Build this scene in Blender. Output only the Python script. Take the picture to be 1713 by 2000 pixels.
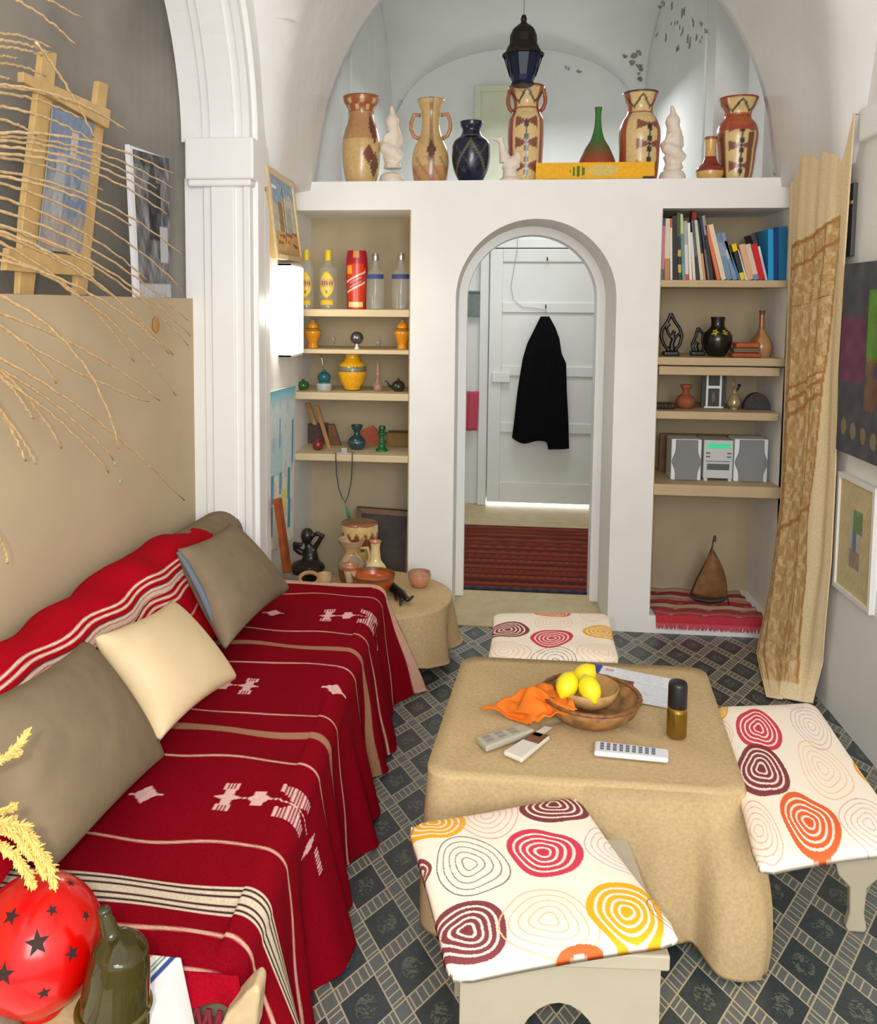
import bpy, bmesh, math, random
import numpy as np
from mathutils import Vector, Matrix
random.seed(7); rng = np.random.RandomState(7)
PI = math.pi; sin = math.sin; cos = math.cos
for o in list(bpy.data.objects): bpy.data.objects.remove(o)
SC = bpy.context.scene; COL = SC.collection

# ---------------------------------------------------------------- camera
F, PITCH, YAW, ROLL, CX, CY = 1698.9, 0.0851922, 0.1142657, 0.00687818, 766.69, 741.47
EYE = np.array([0, 0, 1.6])
def _rot():
    cp, sp, cy, sy = cos(PITCH), sin(PITCH), cos(YAW), sin(YAW)
    fw = np.array([-sy*cp, cy*cp, -sp]); rt = np.array([cy, sy, 0.]); up = np.cross(rt, fw)
    return np.array([cos(ROLL)*rt + sin(ROLL)*up, -sin(ROLL)*rt + cos(ROLL)*up, fw])
RM = _rot()
cam = bpy.data.cameras.new('camera'); camo = bpy.data.objects.new('camera', cam); COL.objects.link(camo)
cam.sensor_fit = 'VERTICAL'; cam.sensor_height = 36; cam.lens = F*36/2000
cam.shift_x = (856.5-CX)/2000; cam.shift_y = (CY-1000)/2000
cam.clip_start = .02
m = Matrix.Identity(4)
for i in range(3):
    m[i][0] = RM[0][i]; m[i][1] = RM[1][i]; m[i][2] = -RM[2][i]; m[i][3] = EYE[i]
camo.matrix_world = m
SC.camera = camo
def P(u, v, X=None, Y=None, Z=None):
    """photo pixel -> the point of the room on a plane of known X, Y or Z"""
    r = RM.T @ np.array([(u-CX)/F, -(v-CY)/F, 1.])
    t = (X-EYE[0])/r[0] if X is not None else (Y-EYE[1])/r[1] if Y is not None else (Z-EYE[2])/r[2]
    return EYE + t*r
def mpp(Y): return (P(901, 600, Y=Y)[0]-P(900, 600, Y=Y)[0])      # metres per pixel at depth Y
def lin(c):
    c = np.asarray(c, float)/255.
    return np.where(c <= .04045, c/12.92, ((c+.055)/1.055)**2.4)
def rgba(c): l = lin(c); return (float(l[0]), float(l[1]), float(l[2]), 1)

# ---------------------------------------------------------------- light and exposure
SC.view_settings.view_transform = 'Standard'; SC.view_settings.look = 'None'
SC.view_settings.exposure = 0.62; SC.view_settings.gamma = 1
SC.view_settings.use_curve_mapping = False
W = bpy.data.worlds.new('world'); SC.world = W; W.use_nodes = True
W.node_tree.nodes['Background'].inputs[0].default_value = (0.98, 0.985, 1, 1)
W.node_tree.nodes['Background'].inputs[1].default_value = 1.0
def area(name, loc, target, sx, sy, power, col):
    l = bpy.data.lights.new(name, 'AREA'); l.shape = 'RECTANGLE'; l.size = sx; l.size_y = sy; l.energy = power; l.color = col
    o = bpy.data.objects.new(name, l); COL.objects.link(o); o.location = loc
    o.rotation_euler = (Vector(target)-Vector(loc)).to_track_quat('-Z', 'Y').to_euler(); return o
area('soft_light_behind_camera', (0.7, -1.6, 2.2), (0.1, 3.6, 0.9), 1.8, 1.6, 56, (1, .99, .97))  # soft area light added behind the camera; no window is built there
area('corridor_fill', (0.3, 5.9, 3.0), (0.3, 6.0, 0), .8, .8, 14, (.98, .99, 1))  # unseen light added under the far vault to brighten the far room
fl = bpy.data.lights.new('camera_flash', 'POINT'); fl.energy = 38; fl.shadow_soft_size = .02; fl.color = (1, .98, .94)
fo = bpy.data.objects.new('camera_flash', fl); COL.objects.link(fo); fo.location = (-.09, -.02, 1.64)

# ---------------------------------------------------------------- materials
def nodes(name):
    m = bpy.data.materials.new(name); m.use_nodes = True
    return m, m.node_tree, m.node_tree.nodes['Principled BSDF']
def bump(nt, b, scale, strength, dist=.002, det=3, coord='Object'):
    tc = nt.nodes.new('ShaderNodeTexCoord'); n = nt.nodes.new('ShaderNodeTexNoise')
    n.inputs['Scale'].default_value = scale; n.inputs['Detail'].default_value = det
    bp = nt.nodes.new('ShaderNodeBump'); bp.inputs['Strength'].default_value = strength; bp.inputs['Distance'].default_value = dist
    nt.links.new(tc.outputs[coord], n.inputs['Vector']); nt.links.new(n.outputs['Fac'], bp.inputs['Height'])
    nt.links.new(bp.outputs['Normal'], b.inputs['Normal']); return n
def mat(name, c, rough=.6, metal=0, spec=.5, var=0, vs=8, bs=0, bst=.3, bd=.002, trans=0, ior=1.45, emit=None, es=0, c2=None, coat=0):
    m, nt, b = nodes(name)
    b.inputs['Roughness'].default_value = rough; b.inputs['Metallic'].default_value = metal
    b.inputs['Specular IOR Level'].default_value = spec; b.inputs['Base Color'].default_value = rgba(c)
    b.inputs['Coat Weight'].default_value = coat
    if trans: b.inputs['Transmission Weight'].default_value = trans; b.inputs['IOR'].default_value = ior
    if emit: b.inputs['Emission Color'].default_value = rgba(emit); b.inputs['Emission Strength'].default_value = es
    if var or c2:
        tc = nt.nodes.new('ShaderNodeTexCoord'); n = nt.nodes.new('ShaderNodeTexNoise'); n.inputs['Scale'].default_value = vs; n.inputs['Detail'].default_value = 6
        r = nt.nodes.new('ShaderNodeValToRGB'); r.color_ramp.elements[0].position = .3; r.color_ramp.elements[1].position = .7
        ca = np.asarray(c, float); cb = np.asarray(c2, float) if c2 else np.clip(ca*(1-var), 0, 255)
        r.color_ramp.elements[0].color = rgba(cb); r.color_ramp.elements[1].color = rgba(ca)
        nt.links.new(tc.outputs['Object'], n.inputs['Vector']); nt.links.new(n.outputs['Fac'], r.inputs['Fac']); nt.links.new(r.outputs['Color'], b.inputs['Base Color'])
    if bs: bump(nt, b, bs, bst, bd)
    return m
def vcmat(name, rough=.6, spec=.4, bs=0, bst=.3, bd=.001, grain=0, gs=300, coat=0, weave=0):
    """surface whose own pattern is stored with the mesh"""
    m, nt, b = nodes(name); b.inputs['Roughness'].default_value = rough; b.inputs['Specular IOR Level'].default_value = spec
    b.inputs['Coat Weight'].default_value = coat; b.inputs['Coat Roughness'].default_value = .08
    a = nt.nodes.new('ShaderNodeAttribute'); a.attribute_name = 'Col'; out = a.outputs['Color']
    if grain:
        tc = nt.nodes.new('ShaderNodeTexCoord'); n = nt.nodes.new('ShaderNodeTexNoise'); n.inputs['Scale'].default_value = gs; n.inputs['Detail'].default_value = 2
        mr = nt.nodes.new('ShaderNodeMapRange'); mr.inputs['From Min'].default_value = .25; mr.inputs['From Max'].default_value = .75
        mr.inputs['To Min'].default_value = 1-grain; mr.inputs['To Max'].default_value = 1+grain
        vm = nt.nodes.new('ShaderNodeVectorMath'); vm.operation = 'SCALE'
        nt.links.new(tc.outputs['Object'], n.inputs['Vector']); nt.links.new(n.outputs['Fac'], mr.inputs['Value'])
        nt.links.new(out, vm.inputs[0]); nt.links.new(mr.outputs[0], vm.inputs['Scale']); out = vm.outputs[0]
    nt.links.new(out, b.inputs['Base Color'])
    if bs: bump(nt, b, bs, bst, bd)
    return m
white = mat('white_plaster', (246, 245, 242), .85, spec=.2, var=.035, vs=2.5, bs=14, bst=.35, bd=.008)
whitef = mat('white_gloss_paint', (244, 244, 242), .45, spec=.4, var=.02, vs=3, bs=9, bst=.2, bd=.004)
vaultm = mat('limewash_vault', (238, 238, 236), .9, spec=.1, c2=(222, 220, 217), vs=1.6, bs=7, bst=.5, bd=.012)
farm = mat('limewash_far_room', (232, 234, 231), .9, spec=.1, c2=(222, 225, 222), vs=2, bs=7, bst=.4, bd=.01)
tanwall = mat('tan_wall_paint', (202, 184, 152), .8, spec=.15, var=.05, vs=3, bs=60, bst=.15, bd=.002)
greywall = mat('grey_wall_paint', (157, 151, 141), .85, spec=.15, c2=(136, 131, 123), vs=3.5, bs=40, bst=.2, bd=.002)
nichem = mat('niche_paint', (190, 174, 143), .8, spec=.15, var=.06, vs=4, bs=60, bst=.15)
shelfm = mat('shelf_paint', (216, 197, 158), .6, spec=.3, var=.05, vs=7)
burlap = mat('burlap', (206, 179, 135), .95, spec=.05, var=.10, vs=110, bs=300, bst=.5, bd=.001)
taupe = mat('taupe_cotton', (142, 126, 102), .95, spec=.05, var=.1, vs=12, bs=500, bst=.3, bd=.0008)
beigec = mat('beige_cotton', (226, 203, 162), .95, spec=.05, var=.05, vs=9, bs=500, bst=.3, bd=.0008)
redcl = vcmat('red_woven_cloth', .95, .05, bs=600, bst=.4, bd=.0008, grain=.2, gs=260)
cushm = vcmat('printed_cotton', .9, .08, bs=500, bst=.2, bd=.0006, grain=.02, gs=200)
potm = vcmat('glazed_pottery', .25, .5, bs=30, bst=.15, bd=.002, grain=.1, gs=60, coat=.3)
flatvc = vcmat('painted_picture', .6, .3, bs=120, bst=.25, bd=.001, grain=.1, gs=80)
curtm = vcmat('embroidered_cloth', .95, .05, bs=300, bst=.5, bd=.0015, grain=.12, gs=150)
rugm = vcmat('rug_wool', .95, .05, bs=250, bst=.6, bd=.002, grain=.25, gs=180)
bookm = vcmat('book_cover', .5, .3, grain=.06, gs=120)
pale_wood = mat('pale_pine', (222, 184, 120), .6, var=.12, vs=14, bs=60, bst=.15)
brown_wood = mat('brown_wood', (128, 82, 42), .5, var=.25, vs=20)
dark_wood = mat('dark_board', (66, 52, 38), .6, var=.4, vs=18)
black_wood = mat('ebony', (26, 24, 24), .35, var=.2, vs=30)
stoolp = mat('stool_paint', (190, 180, 158), .45, spec=.5, var=.05, vs=6, bs=40, bst=.15)
marblem = mat('cream_resin', (238, 226, 210), .5, spec=.4, var=.04, vs=20)
blackcoat = mat('black_coat', (14, 14, 16), .95, spec=.1, var=.3, vs=80, bs=300, bst=.4)
glassm = mat('clear_glass', (226, 238, 232), .05, spec=.9, coat=.5); glassm.node_tree.nodes['Principled BSDF'].inputs['Alpha'].default_value = .13
greenglass = mat('olive_glass', (46, 40, 8), .08, trans=.25, ior=1.4, spec=.8, c2=(70, 62, 10), vs=14)
metalm = mat('brushed_metal', (190, 190, 190), .3, metal=.9)
blackpl = mat('black_plastic', (24, 24, 25), .35)
greypl = mat('silver_plastic', (205, 208, 210), .35)
speakm = mat('speaker_cloth', (136, 138, 140), .9, bs=400, bst=.4)
whitepl = mat('white_plastic', (236, 238, 238), .35)
lemonm = mat('lemon_peel', (244, 222, 28), .4, spec=.5, bs=160, bst=.3, bd=.001)
orangec = mat('orange_napkin', (238, 128, 44), .9, spec=.1, var=.08, vs=20, bs=400, bst=.3)
basketm = mat('clay_bowl', (186, 134, 76), .55, var=.42, vs=30, bs=60, bst=.5, bd=.002)
redcer = mat('red_glazed_ceramic', (190, 4, 2), .22, spec=.4, coat=.2)
darkin = mat('shaded_inside', (40, 10, 8), .8)
twigm = mat('dried_palm_stem', (240, 205, 152), .5, spec=.4, var=.18, vs=60, bs=120, bst=.6)
sprigm = mat('dried_flower', (240, 208, 118), .9, var=.12, vs=40)
clothw = vcmat('white_striped_cloth', .9, .1, bs=300, bst=.3)

# ---------------------------------------------------------------- builders
def tag(o, label=None, cat=None, group=None, kind=None):
    if label: o['label'] = label
    if cat: o['category'] = cat
    if group: o['group'] = group
    if kind: o['kind'] = kind
    return o
def empty(name, loc, label, cat, group=None):
    o = bpy.data.objects.new(name, None); COL.objects.link(o); o.location = tuple(float(a) for a in loc); o.empty_display_size = .05
    return tag(o, label, cat, group)
def link(name, me, material, parent=None, smooth=False, cols=None, fcols=None):
    """verts are given in world space; a child keeps them there"""
    o = bpy.data.objects.new(name, me); COL.objects.link(o)
    if material: me.materials.append(material)
    if cols is not None:
        a = me.color_attributes.new('Col', 'FLOAT_COLOR', 'POINT')
        a.data.foreach_set('color', np.concatenate([cols, np.ones((len(cols), 1))], 1).astype(np.float32).ravel())
    if fcols is not None:
        a = me.color_attributes.new('Col', 'FLOAT_COLOR', 'CORNER'); arr = np.ones((len(me.loops), 4), np.float32)
        for p in me.polygons: arr[p.loop_start:p.loop_start+p.loop_total, :3] = fcols[p.index]
        a.data.foreach_set('color', arr.ravel())
    if smooth:
        me.polygons.foreach_set('use_smooth', [True]*len(me.polygons))
    if parent is not None:
        o.parent = parent
        off = Vector(parent.location) if parent.parent is None else Vector(parent.location)+Vector(parent.parent.location)
        me.transform(Matrix.Translation(-off))
    else:
        # origin at the base of the thing
        co = np.zeros(len(me.vertices)*3); me.vertices.foreach_get('co', co); co = co.reshape(-1, 3)
        c = Vector(((co[:, 0].min()+co[:, 0].max())/2, (co[:, 1].min()+co[:, 1].max())/2, co[:, 2].min()))
        me.transform(Matrix.Translation(-c)); o.location = c
    me.update()
    return o
def meshpy(vs, fs):
    me = bpy.data.meshes.new('m'); me.from_pydata([tuple(map(float, v)) for v in vs], [], fs); me.update(); return me
class MB:
    def __init__(s): s.v = []; s.f = []; s.c = []
    def add(s, vs, fs, c=None):
        n = len(s.v); s.v += [tuple(map(float, v)) for v in vs]; s.f += [tuple(i+n for i in f) for f in fs]; s.c += [c]*len(fs); return s
    def box(s, x0, x1, y0, y1, z0, z1, c=None):
        v = [(x, y, z) for x in (x0, x1) for y in (y0, y1) for z in (z0, z1)]
        return s.add(v, [(0, 1, 3, 2), (4, 6, 7, 5), (0, 4, 5, 1), (2, 3, 7, 6), (0, 2, 6, 4), (1, 5, 7, 3)], c)
    def obox(s, o, a, b, cc, c=None):
        """box from a corner and three edge vectors"""
        o, a, b, cc = map(np.array, (o, a, b, cc)); v = [o+i*a+j*b+k*cc for i in (0, 1) for j in (0, 1) for k in (0, 1)]
        return s.add(v, [(0, 1, 3, 2), (4, 6, 7, 5), (0, 4, 5, 1), (2, 3, 7, 6), (0, 2, 6, 4), (1, 5, 7, 3)], c)
    def prism(s, poly, d, c=None):
        """polygon of 3d points extruded by d"""
        poly = [np.array(p, float) for p in poly]; d = np.array(d, float); n = len(poly)
        fs = [tuple(range(n)), tuple(range(2*n-1, n-1, -1))]+[(i, i+n, (i+1) % n+n, (i+1) % n) for i in range(n)]
        return s.add(poly+[p+d for p in poly], fs, c)
    def tube(s, pts, r, n=8, c=None, sx=1.):
        pts = [np.array(p, float) for p in pts]; k = len(pts); rs = r if hasattr(r, '__len__') else [r]*k
        vs = []; up = None
        for i in range(k):
            t = pts[min(i+1, k-1)]-pts[max(i-1, 0)]; t = t/(np.linalg.norm(t)+1e-9)
            if up is None:
                up = np.array([0, 0, 1.]) if abs(t[2]) < .9 else np.array([1., 0, 0])
            a = np.cross(t, up); a /= np.linalg.norm(a)+1e-9; b = np.cross(a, t); up = b
            for j in range(n): th = 2*PI*j/n; vs.append(pts[i]+rs[i]*(cos(th)*a+sx*sin(th)*b))
        fs = [(i*n+j, i*n+(j+1) % n, (i+1)*n+(j+1) % n, (i+1)*n+j) for i in range(k-1) for j in range(n)]
        fs += [tuple(range(n-1, -1, -1)), tuple((k-1)*n+j for j in range(n))]
        return s.add(vs, fs, c)
    def ell(s, c0, r, n=12, m=8, rot=None, c=None):
        vs = []; c0 = np.array(c0)
        for i in range(m+1):
            ph = PI*i/m
            for j in range(n):
                th = 2*PI*j/n; p = np.array([r[0]*sin(ph)*cos(th), r[1]*sin(ph)*sin(th), r[2]*cos(ph)])
                if rot is not None: p = np.array(rot @ Vector(p))
                vs.append(c0+p)
        fs = [(i*n+j, (i+1)*n+j, (i+1)*n+(j+1) % n, i*n+(j+1) % n) for i in range(m) for j in range(n)]
        return s.add(vs, fs, c)
    def lathe(s, base, prof, n=24, c=None):
        """prof: (r, z) list, base point"""
        b = np.array(base); k = len(prof)
        vs = [b+np.array([p[0]*cos(2*PI*j/n), p[0]*sin(2*PI*j/n), p[1]]) for p in prof for j in range(n)]
        fs = [(i*n+j, i*n+(j+1) % n, (i+1)*n+(j+1) % n, (i+1)*n+j) for i in range(k-1) for j in range(n)]
        fs += [tuple(range(n-1, -1, -1)), tuple((k-1)*n+j for j in range(n))]
        return s.add(vs, fs, c)
    def build(s, name, material, parent=None, smooth=False, bevel=0, seg=2, weld=False):
        me = meshpy(s.v, s.f)
        fc = None
        if any(c is not None for c in s.c): fc = [lin(c) if c is not None else np.array([.8]*3) for c in s.c]
        o = link(name, me, material, parent, smooth, fcols=fc)
        bm = bmesh.new(); bm.from_mesh(me)
        if weld: bmesh.ops.remove_doubles(bm, verts=bm.verts, dist=1e-5)
        bmesh.ops.recalc_face_normals(bm, faces=bm.faces); bm.to_mesh(me); bm.free()
        if bevel:
            b = o.modifiers.new('bevel', 'BEVEL'); b.width = bevel; b.segments = seg; b.limit_method = 'ANGLE'; b.angle_limit = .6
        return o
def struct(o): o['kind'] = 'structure'; return o
def grid(name, pos, cols, material, parent=None, thick=0, smooth=True, off=0):
    """pos (nu,nv,3) array -> surface"""
    nu, nv = pos.shape[:2]; idx = np.arange(nu*nv).reshape(nu, nv)
    q = np.stack([idx[:-1, :-1], idx[1:, :-1], idx[1:, 1:], idx[:-1, 1:]], -1).reshape(-1, 4)
    me = bpy.data.meshes.new('g'); me.from_pydata(pos.reshape(-1, 3).tolist(), [], q.tolist())
    o = link(name, me, material, parent, smooth, cols=None if cols is None else cols.reshape(-1, 3))
    if thick:
        s = o.modifiers.new('thick', 'SOLIDIFY'); s.thickness = thick; s.offset = off
    return o
def weldm(o):
    bm = bmesh.new(); bm.from_mesh(o.data); bmesh.ops.remove_doubles(bm, verts=bm.verts, dist=2e-5); bm.to_mesh(o.data); bm.free(); return o
def closed_pad(name, front, back, cols, material, parent=None):
    """two grids with a shared border -> closed cushion"""
    n, k = front.shape[:2]; idx = np.arange(n*k).reshape(n, k)
    bidx = np.full((n, k), -1); cnt = n*k; vs = front.reshape(-1, 3).tolist(); cl = [cols.reshape(-1, 3)]; extra = []
    bidx[0, :] = idx[0, :]; bidx[-1, :] = idx[-1, :]; bidx[:, 0] = idx[:, 0]; bidx[:, -1] = idx[:, -1]
    inner = np.arange((n-2)*(k-2)).reshape(n-2, k-2)+cnt; bidx[1:-1, 1:-1] = inner
    vs += back[1:-1, 1:-1].reshape(-1, 3).tolist(); cl.append(cols[1:-1, 1:-1].reshape(-1, 3))
    q1 = np.stack([idx[:-1, :-1], idx[1:, :-1], idx[1:, 1:], idx[:-1, 1:]], -1).reshape(-1, 4)
    q2 = np.stack([bidx[:-1, :-1], bidx[:-1, 1:], bidx[1:, 1:], bidx[1:, :-1]], -1).reshape(-1, 4)
    me = bpy.data.meshes.new('p'); me.from_pydata(vs, [], q1.tolist()+q2.tolist())
    return link(name, me, material, parent, True, cols=np.concatenate(cl))
def blob(name, shapes, material, parent=None, voxel=.006, smooth=3):
    """several rounded masses fused into one continuous body"""
    o = shapes.build(name, material, parent)
    r = o.modifiers.new('fuse', 'REMESH'); r.mode = 'VOXEL'; r.voxel_size = voxel; r.use_smooth_shade = True
    if smooth: s = o.modifiers.new('soft', 'SMOOTH'); s.iterations = smooth; s.factor = .5
    return o
def interp(prof, n):
    """smooth (t, r) control points into n samples"""
    t = np.array([p[0] for p in prof], float); r = np.array([p[1] for p in prof], float)
    tt = np.linspace(0, 1, n); d = np.gradient(r, t)
    out = []
    for x in tt:
        i = min(max(np.searchsorted(t, x)-1, 0), len(t)-2); h = t[i+1]-t[i]; s = (x-t[i])/h
        out.append((2*s**3-3*s**2+1)*r[i]+(s**3-2*s**2+s)*h*d[i]*.8+(-2*s**3+3*s**2)*r[i+1]+(s**3-s**2)*h*d[i+1]*.8)
    return tt, np.maximum(np.array(out), .001)
def pot(name, u, zb, vt, Y, prof, paint, material=None, parent=None, n=72, rows=70, hollow=True, label=None, cat=None, group=None, base_v=None, smooth=True):
    """turned vessel: u centre column, zb base height, vt photo row of its top, prof = (t, half width in px)"""
    b = P(u, 600, Y=Y); x0 = b[0]
    # correct x for the column's lean
    zt = P(u, vt, Y=Y)[2]; zm = (zb+zt)/2
    vm_ = vt
    for _ in range(8):
        x0 = P(u, vm_, Y=Y)[0]; vm_ += (P(u, vm_, Y=Y)[2]-zm)/mpp(Y)*.9
    s = mpp(Y); H = zt-zb
    tt, rr = interp(prof, rows); rr = rr*s; z = zb+tt*H
    if hollow:
        tt2 = np.concatenate([tt, tt[::-1][1:int(rows*.35)]]); rr2 = np.concatenate([rr, np.maximum(rr[::-1][1:int(rows*.35)]-.004, .001)]); z2 = zb+tt2*H
        tt, rr, z = tt2, rr2, z2
    th = np.linspace(0, 2*PI, n+1)[:-1]
    k = len(tt)
    vs = np.zeros((k, n, 3)); a = th-PI/2                     # th 0 faces the camera
    vs[..., 0] = x0+rr[:, None]*np.cos(a); vs[..., 1] = Y+rr[:, None]*np.sin(a); vs[..., 2] = z[:, None]
    T, TH = np.meshgrid(tt, (th+PI) % (2*PI)-PI, indexing='ij')
    cols = lin(paint(TH, T)) if paint else None
    fs = [(i*n+j, i*n+(j+1) % n, (i+1)*n+(j+1) % n, (i+1)*n+j) for i in range(k-1) for j in range(n)]
    fs += [tuple(range(n-1, -1, -1)), tuple((k-1)*n+j for j in range(n))]
    me = meshpy(vs.reshape(-1, 3), fs)
    o = link(name, me, material or potm, parent, smooth, cols=None if cols is None else cols.reshape(-1, 3))
    if label: tag(o, label, cat, group)
    o['_x'] = float(x0); return o, x0
def base(TH, c): return np.ones(TH.shape+(3,))*np.array(c, float)
def put(img, mask, c):
    a = np.clip(mask, 0, 1)[..., None]; return img*(1-a)+a*np.array(c, float)
def plain(c): return lambda TH, T: base(TH, c)
def diamond(TH, T, th0, t0, w, h): return (np.abs(TH-th0)/w+np.abs(T-t0)/h < 1).astype(float)

# ================================================================= THE ROOM
YP, YB, XL, XR = 4.287, 4.8, -.99, 1.377          # partition front, partition back, side walls
# floor with diamond lattice
def floor_material():
    m, nt, b = nodes('diamond_linoleum'); N = nt.nodes; L = nt.links
    a = np.array([-.0925, -.1355]); c = np.array([.079, -.138]); inv = np.linalg.inv(np.array([a, c]).T); o = np.array([.695, 2.103])
    geo = N.new('ShaderNodeTexCoord')
    def M(op, x, y=None, z=None):
        n = N.new('ShaderNodeMath'); n.operation = op
        for i, q in enumerate((x, y, z)):
            if q is None: continue
            if isinstance(q, (int, float)): n.inputs[i].default_value = float(q)
            else: L.new(q, n.inputs[i])
        return n.outputs[0]
    def coord(k):
        v = N.new('ShaderNodeVectorMath'); v.operation = 'DOT_PRODUCT'; v.inputs[1].default_value = (inv[k][0], inv[k][1], 0)
        L.new(geo.outputs['Object'], v.inputs[0]); return M('SUBTRACT', v.outputs['Value'], float(inv[k] @ o)-.5)
    s, t = coord(0), coord(1)
    def dist(x): return M('ABSOLUTE', M('SUBTRACT', M('FRACT', x), .5))      # 0 on band centre
    ds, dt = dist(s), dist(t); hw = .135
    bs_, bt = M('LESS_THAN', ds, hw), M('LESS_THAN', dt, hw)
    band = M('MAXIMUM', bs_, bt)
    def edge(d): return M('LESS_THAN', M('ABSOLUTE', M('SUBTRACT', d, hw)), .014)
    rung_s = M('MULTIPLY', bs_, M('LESS_THAN', M('FRACT', M('MULTIPLY', t, 7.)), .17))
    rung_t = M('MULTIPLY', bt, M('LESS_THAN', M('FRACT', M('MULTIPLY', s, 7.)), .17))
    cross = M('MULTIPLY', bs_, bt)
    rung = M('MULTIPLY', M('MAXIMUM', rung_s, rung_t), M('SUBTRACT', 1, cross))
    line = M('MAXIMUM', M('MAXIMUM', edge(ds), edge(dt)), rung)
    nz = N.new('ShaderNodeTexNoise'); nz.inputs['Scale'].default_value = 70; nz.inputs['Detail'].default_value = 4; nz.inputs['Distortion'].default_value = 1.5
    L.new(geo.outputs['Object'], nz.inputs['Vector'])
    cd = M('SQRT', M('ADD', M('POWER', M('SUBTRACT', ds, .5), 2), M('POWER', M('SUBTRACT', dt, .5), 2)))
    ros = M('MULTIPLY', M('LESS_THAN', cd, .2), M('GREATER_THAN', nz.outputs['Fac'], .52))
    def mix(f, x, y):
        n = N.new('ShaderNodeMix'); n.data_type = 'RGBA'
        L.new(f, n.inputs[0])
        for i, q in ((6, x), (7, y)):
            if isinstance(q, tuple): n.inputs[i].default_value = q
            else: L.new(q, n.inputs[i])
        return n.outputs[2]
    c0 = mix(nz.outputs['Fac'], rgba((40, 50, 55)), rgba((72, 82, 84)))
    c1 = mix(ros, c0, rgba((104, 108, 96)))
    c2 = mix(band, c1, rgba((104, 110, 108)))
    c3 = mix(line, c2, rgba((190, 178, 148)))
    L.new(c3, b.inputs['Base Color']); b.inputs['Roughness'].default_value = .38
    bump(nt, b, 250, .15, .001); return m
floorm = floor_material()
f = MB().box(-1.7, 2.6, -1.2, YP+.02, -.06, 0).build('floor', floorm); f['kind'] = 'structure'
f.data.transform(Matrix.Translation(f.location)); f.location = (0, 0, 0)
struct(MB().box(-1.6, 2.0, YP+.02, 7.1, -.06, -.001).build('floor_corridor', mat('tan_linoleum', (196, 176, 132), .5, var=.1, vs=12)))

# left wall: tan lower part with a ledge, grey recessed upper part
LEDGE = 1.622
struct(MB().box(-1.75, -1.2, -1.2, 3.42, 0, LEDGE).build('wall_left', tanwall))
rp = [(-1.75, -1.2), (-1.40, -1.2), (-1.40, 2.9)]+[(-1.40+.155*(1-cos(PI/2*k/12)), 2.9+.56*sin(PI/2*k/12)) for k in range(1, 13)]+[(-1.2, 3.50), (-1.75, 3.50)]
struct(MB().prism([(x, y, LEDGE) for x, y in rp], (0, 0, 2.6)).build('wall_left_recess', greywall))
struct(MB().box(-1.75, XL, 3.72, 5.0, 0, 4.2).build('wall_left_end', white))
# pilaster with moulded front, capital and the arch that springs from it toward the camera
def pilaster():
    xs = [(-1.23, 3.397), (-1.15, 3.397), (-1.148, 3.385), (-1.115, 3.385), (-1.113, 3.37), (-1.02, 3.37), (-1.018, 3.384), (-.985, 3.384), (-.983, 3.372), (-.955, 3.372), (-.955, 3.42), (-.935, 3.42), (-.935, 3.52), (-.96, 3.52), (-.96, 3.56), (-.945, 3.56), (-.945, 3.64), (-.975, 3.64), (-.975, 3.80), (-1.23, 3.80)]
    mb = MB(); mb.prism([(x, y, 0) for x, y in xs], (0, 0, 2.1))
    return mb.build('trim_pilaster_left', whitef, bevel=.004)
struct(pilaster())
mb = MB(); mb.box(-1.205, -.93, 3.335, 3.70, 2.085, 2.245); mb.box(-1.2, -.945, 3.35, 3.69, 2.06, 2.09)
struct(mb.build('trim_capital_left', whitef, bevel=.008))
mb = MB(); mb.box(-1.2, -1.19, 3.40, 3.42, 1.0, 2.0)
def arch_band():
    prof = [(-1.24, .0), (-1.15, .0), (-1.148, .015), (-1.115, .015), (-1.113, .03), (-1.02, .03), (-1.018, .016), (-.985, .016), (-.983, .028), (-.955, .028), (-.955, -.02), (-.935, -.02), (-.935, -.16), (-1.25, -.16)]
    n = 40; yc, zc, ry, rz = 2.15, 2.24, 1.25, 1.0; vs = []; fs = []; k = len(prof)
    for i in range(n+1):
        a = PI*i/n; c_, s_ = cos(a), sin(a)
        for x, d in prof: vs.append((x, yc+(ry-d)*c_, zc+(rz-d)*s_))
    for i in range(n):
        for j in range(k): fs.append((i*k+j, i*k+(j+1) % k, (i+1)*k+(j+1) % k, (i+1)*k+j))
    fs += [tuple(range(k)), tuple(n*k+j for j in range(k-1, -1, -1))]
    me = meshpy(vs, fs); return link('trim_arch_left', me, whitef)
struct(arch_band())
# wall above the arch
mb = MB()
n = 30
for i in range(n):
    a0, a1 = PI*i/n, PI*(i+1)/n
    p = [(2.15+1.36*cos(a), 2.24+1.12*sin(a)) for a in (a0, a1)]
    mb.add([(-.98, p[0][0], p[0][1]), (-.98, p[1][0], p[1][1]), (-.98, p[1][0], 4.1), (-.98, p[0][0], 4.1)], [(0, 1, 2, 3)])
struct(mb.build('wall_left_spandrel', vaultm))
# near vault, groined
nx, ny = 70, 80
X_, Y_ = np.meshgrid(np.linspace(XL-.02, XR+.05, nx), np.linspace(-.2, 4.37, ny), indexing='ij')
xc, ax = .21, 1.145
A = 2.2+1.30*np.sqrt(np.clip(1-((X_-xc)/ax)**2, 0, 1))
yy = (Y_-2.15)/1.42
B = np.where(np.abs(yy) < 1, 2.2+1.3*np.sqrt(np.clip(1-yy**2, 0, 1)), 2.2)
Zv = np.maximum(A, B)
struct(grid('ceiling', np.stack([X_, Y_, Zv], -1), None, vaultm, thick=.05, off=-1))
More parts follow.
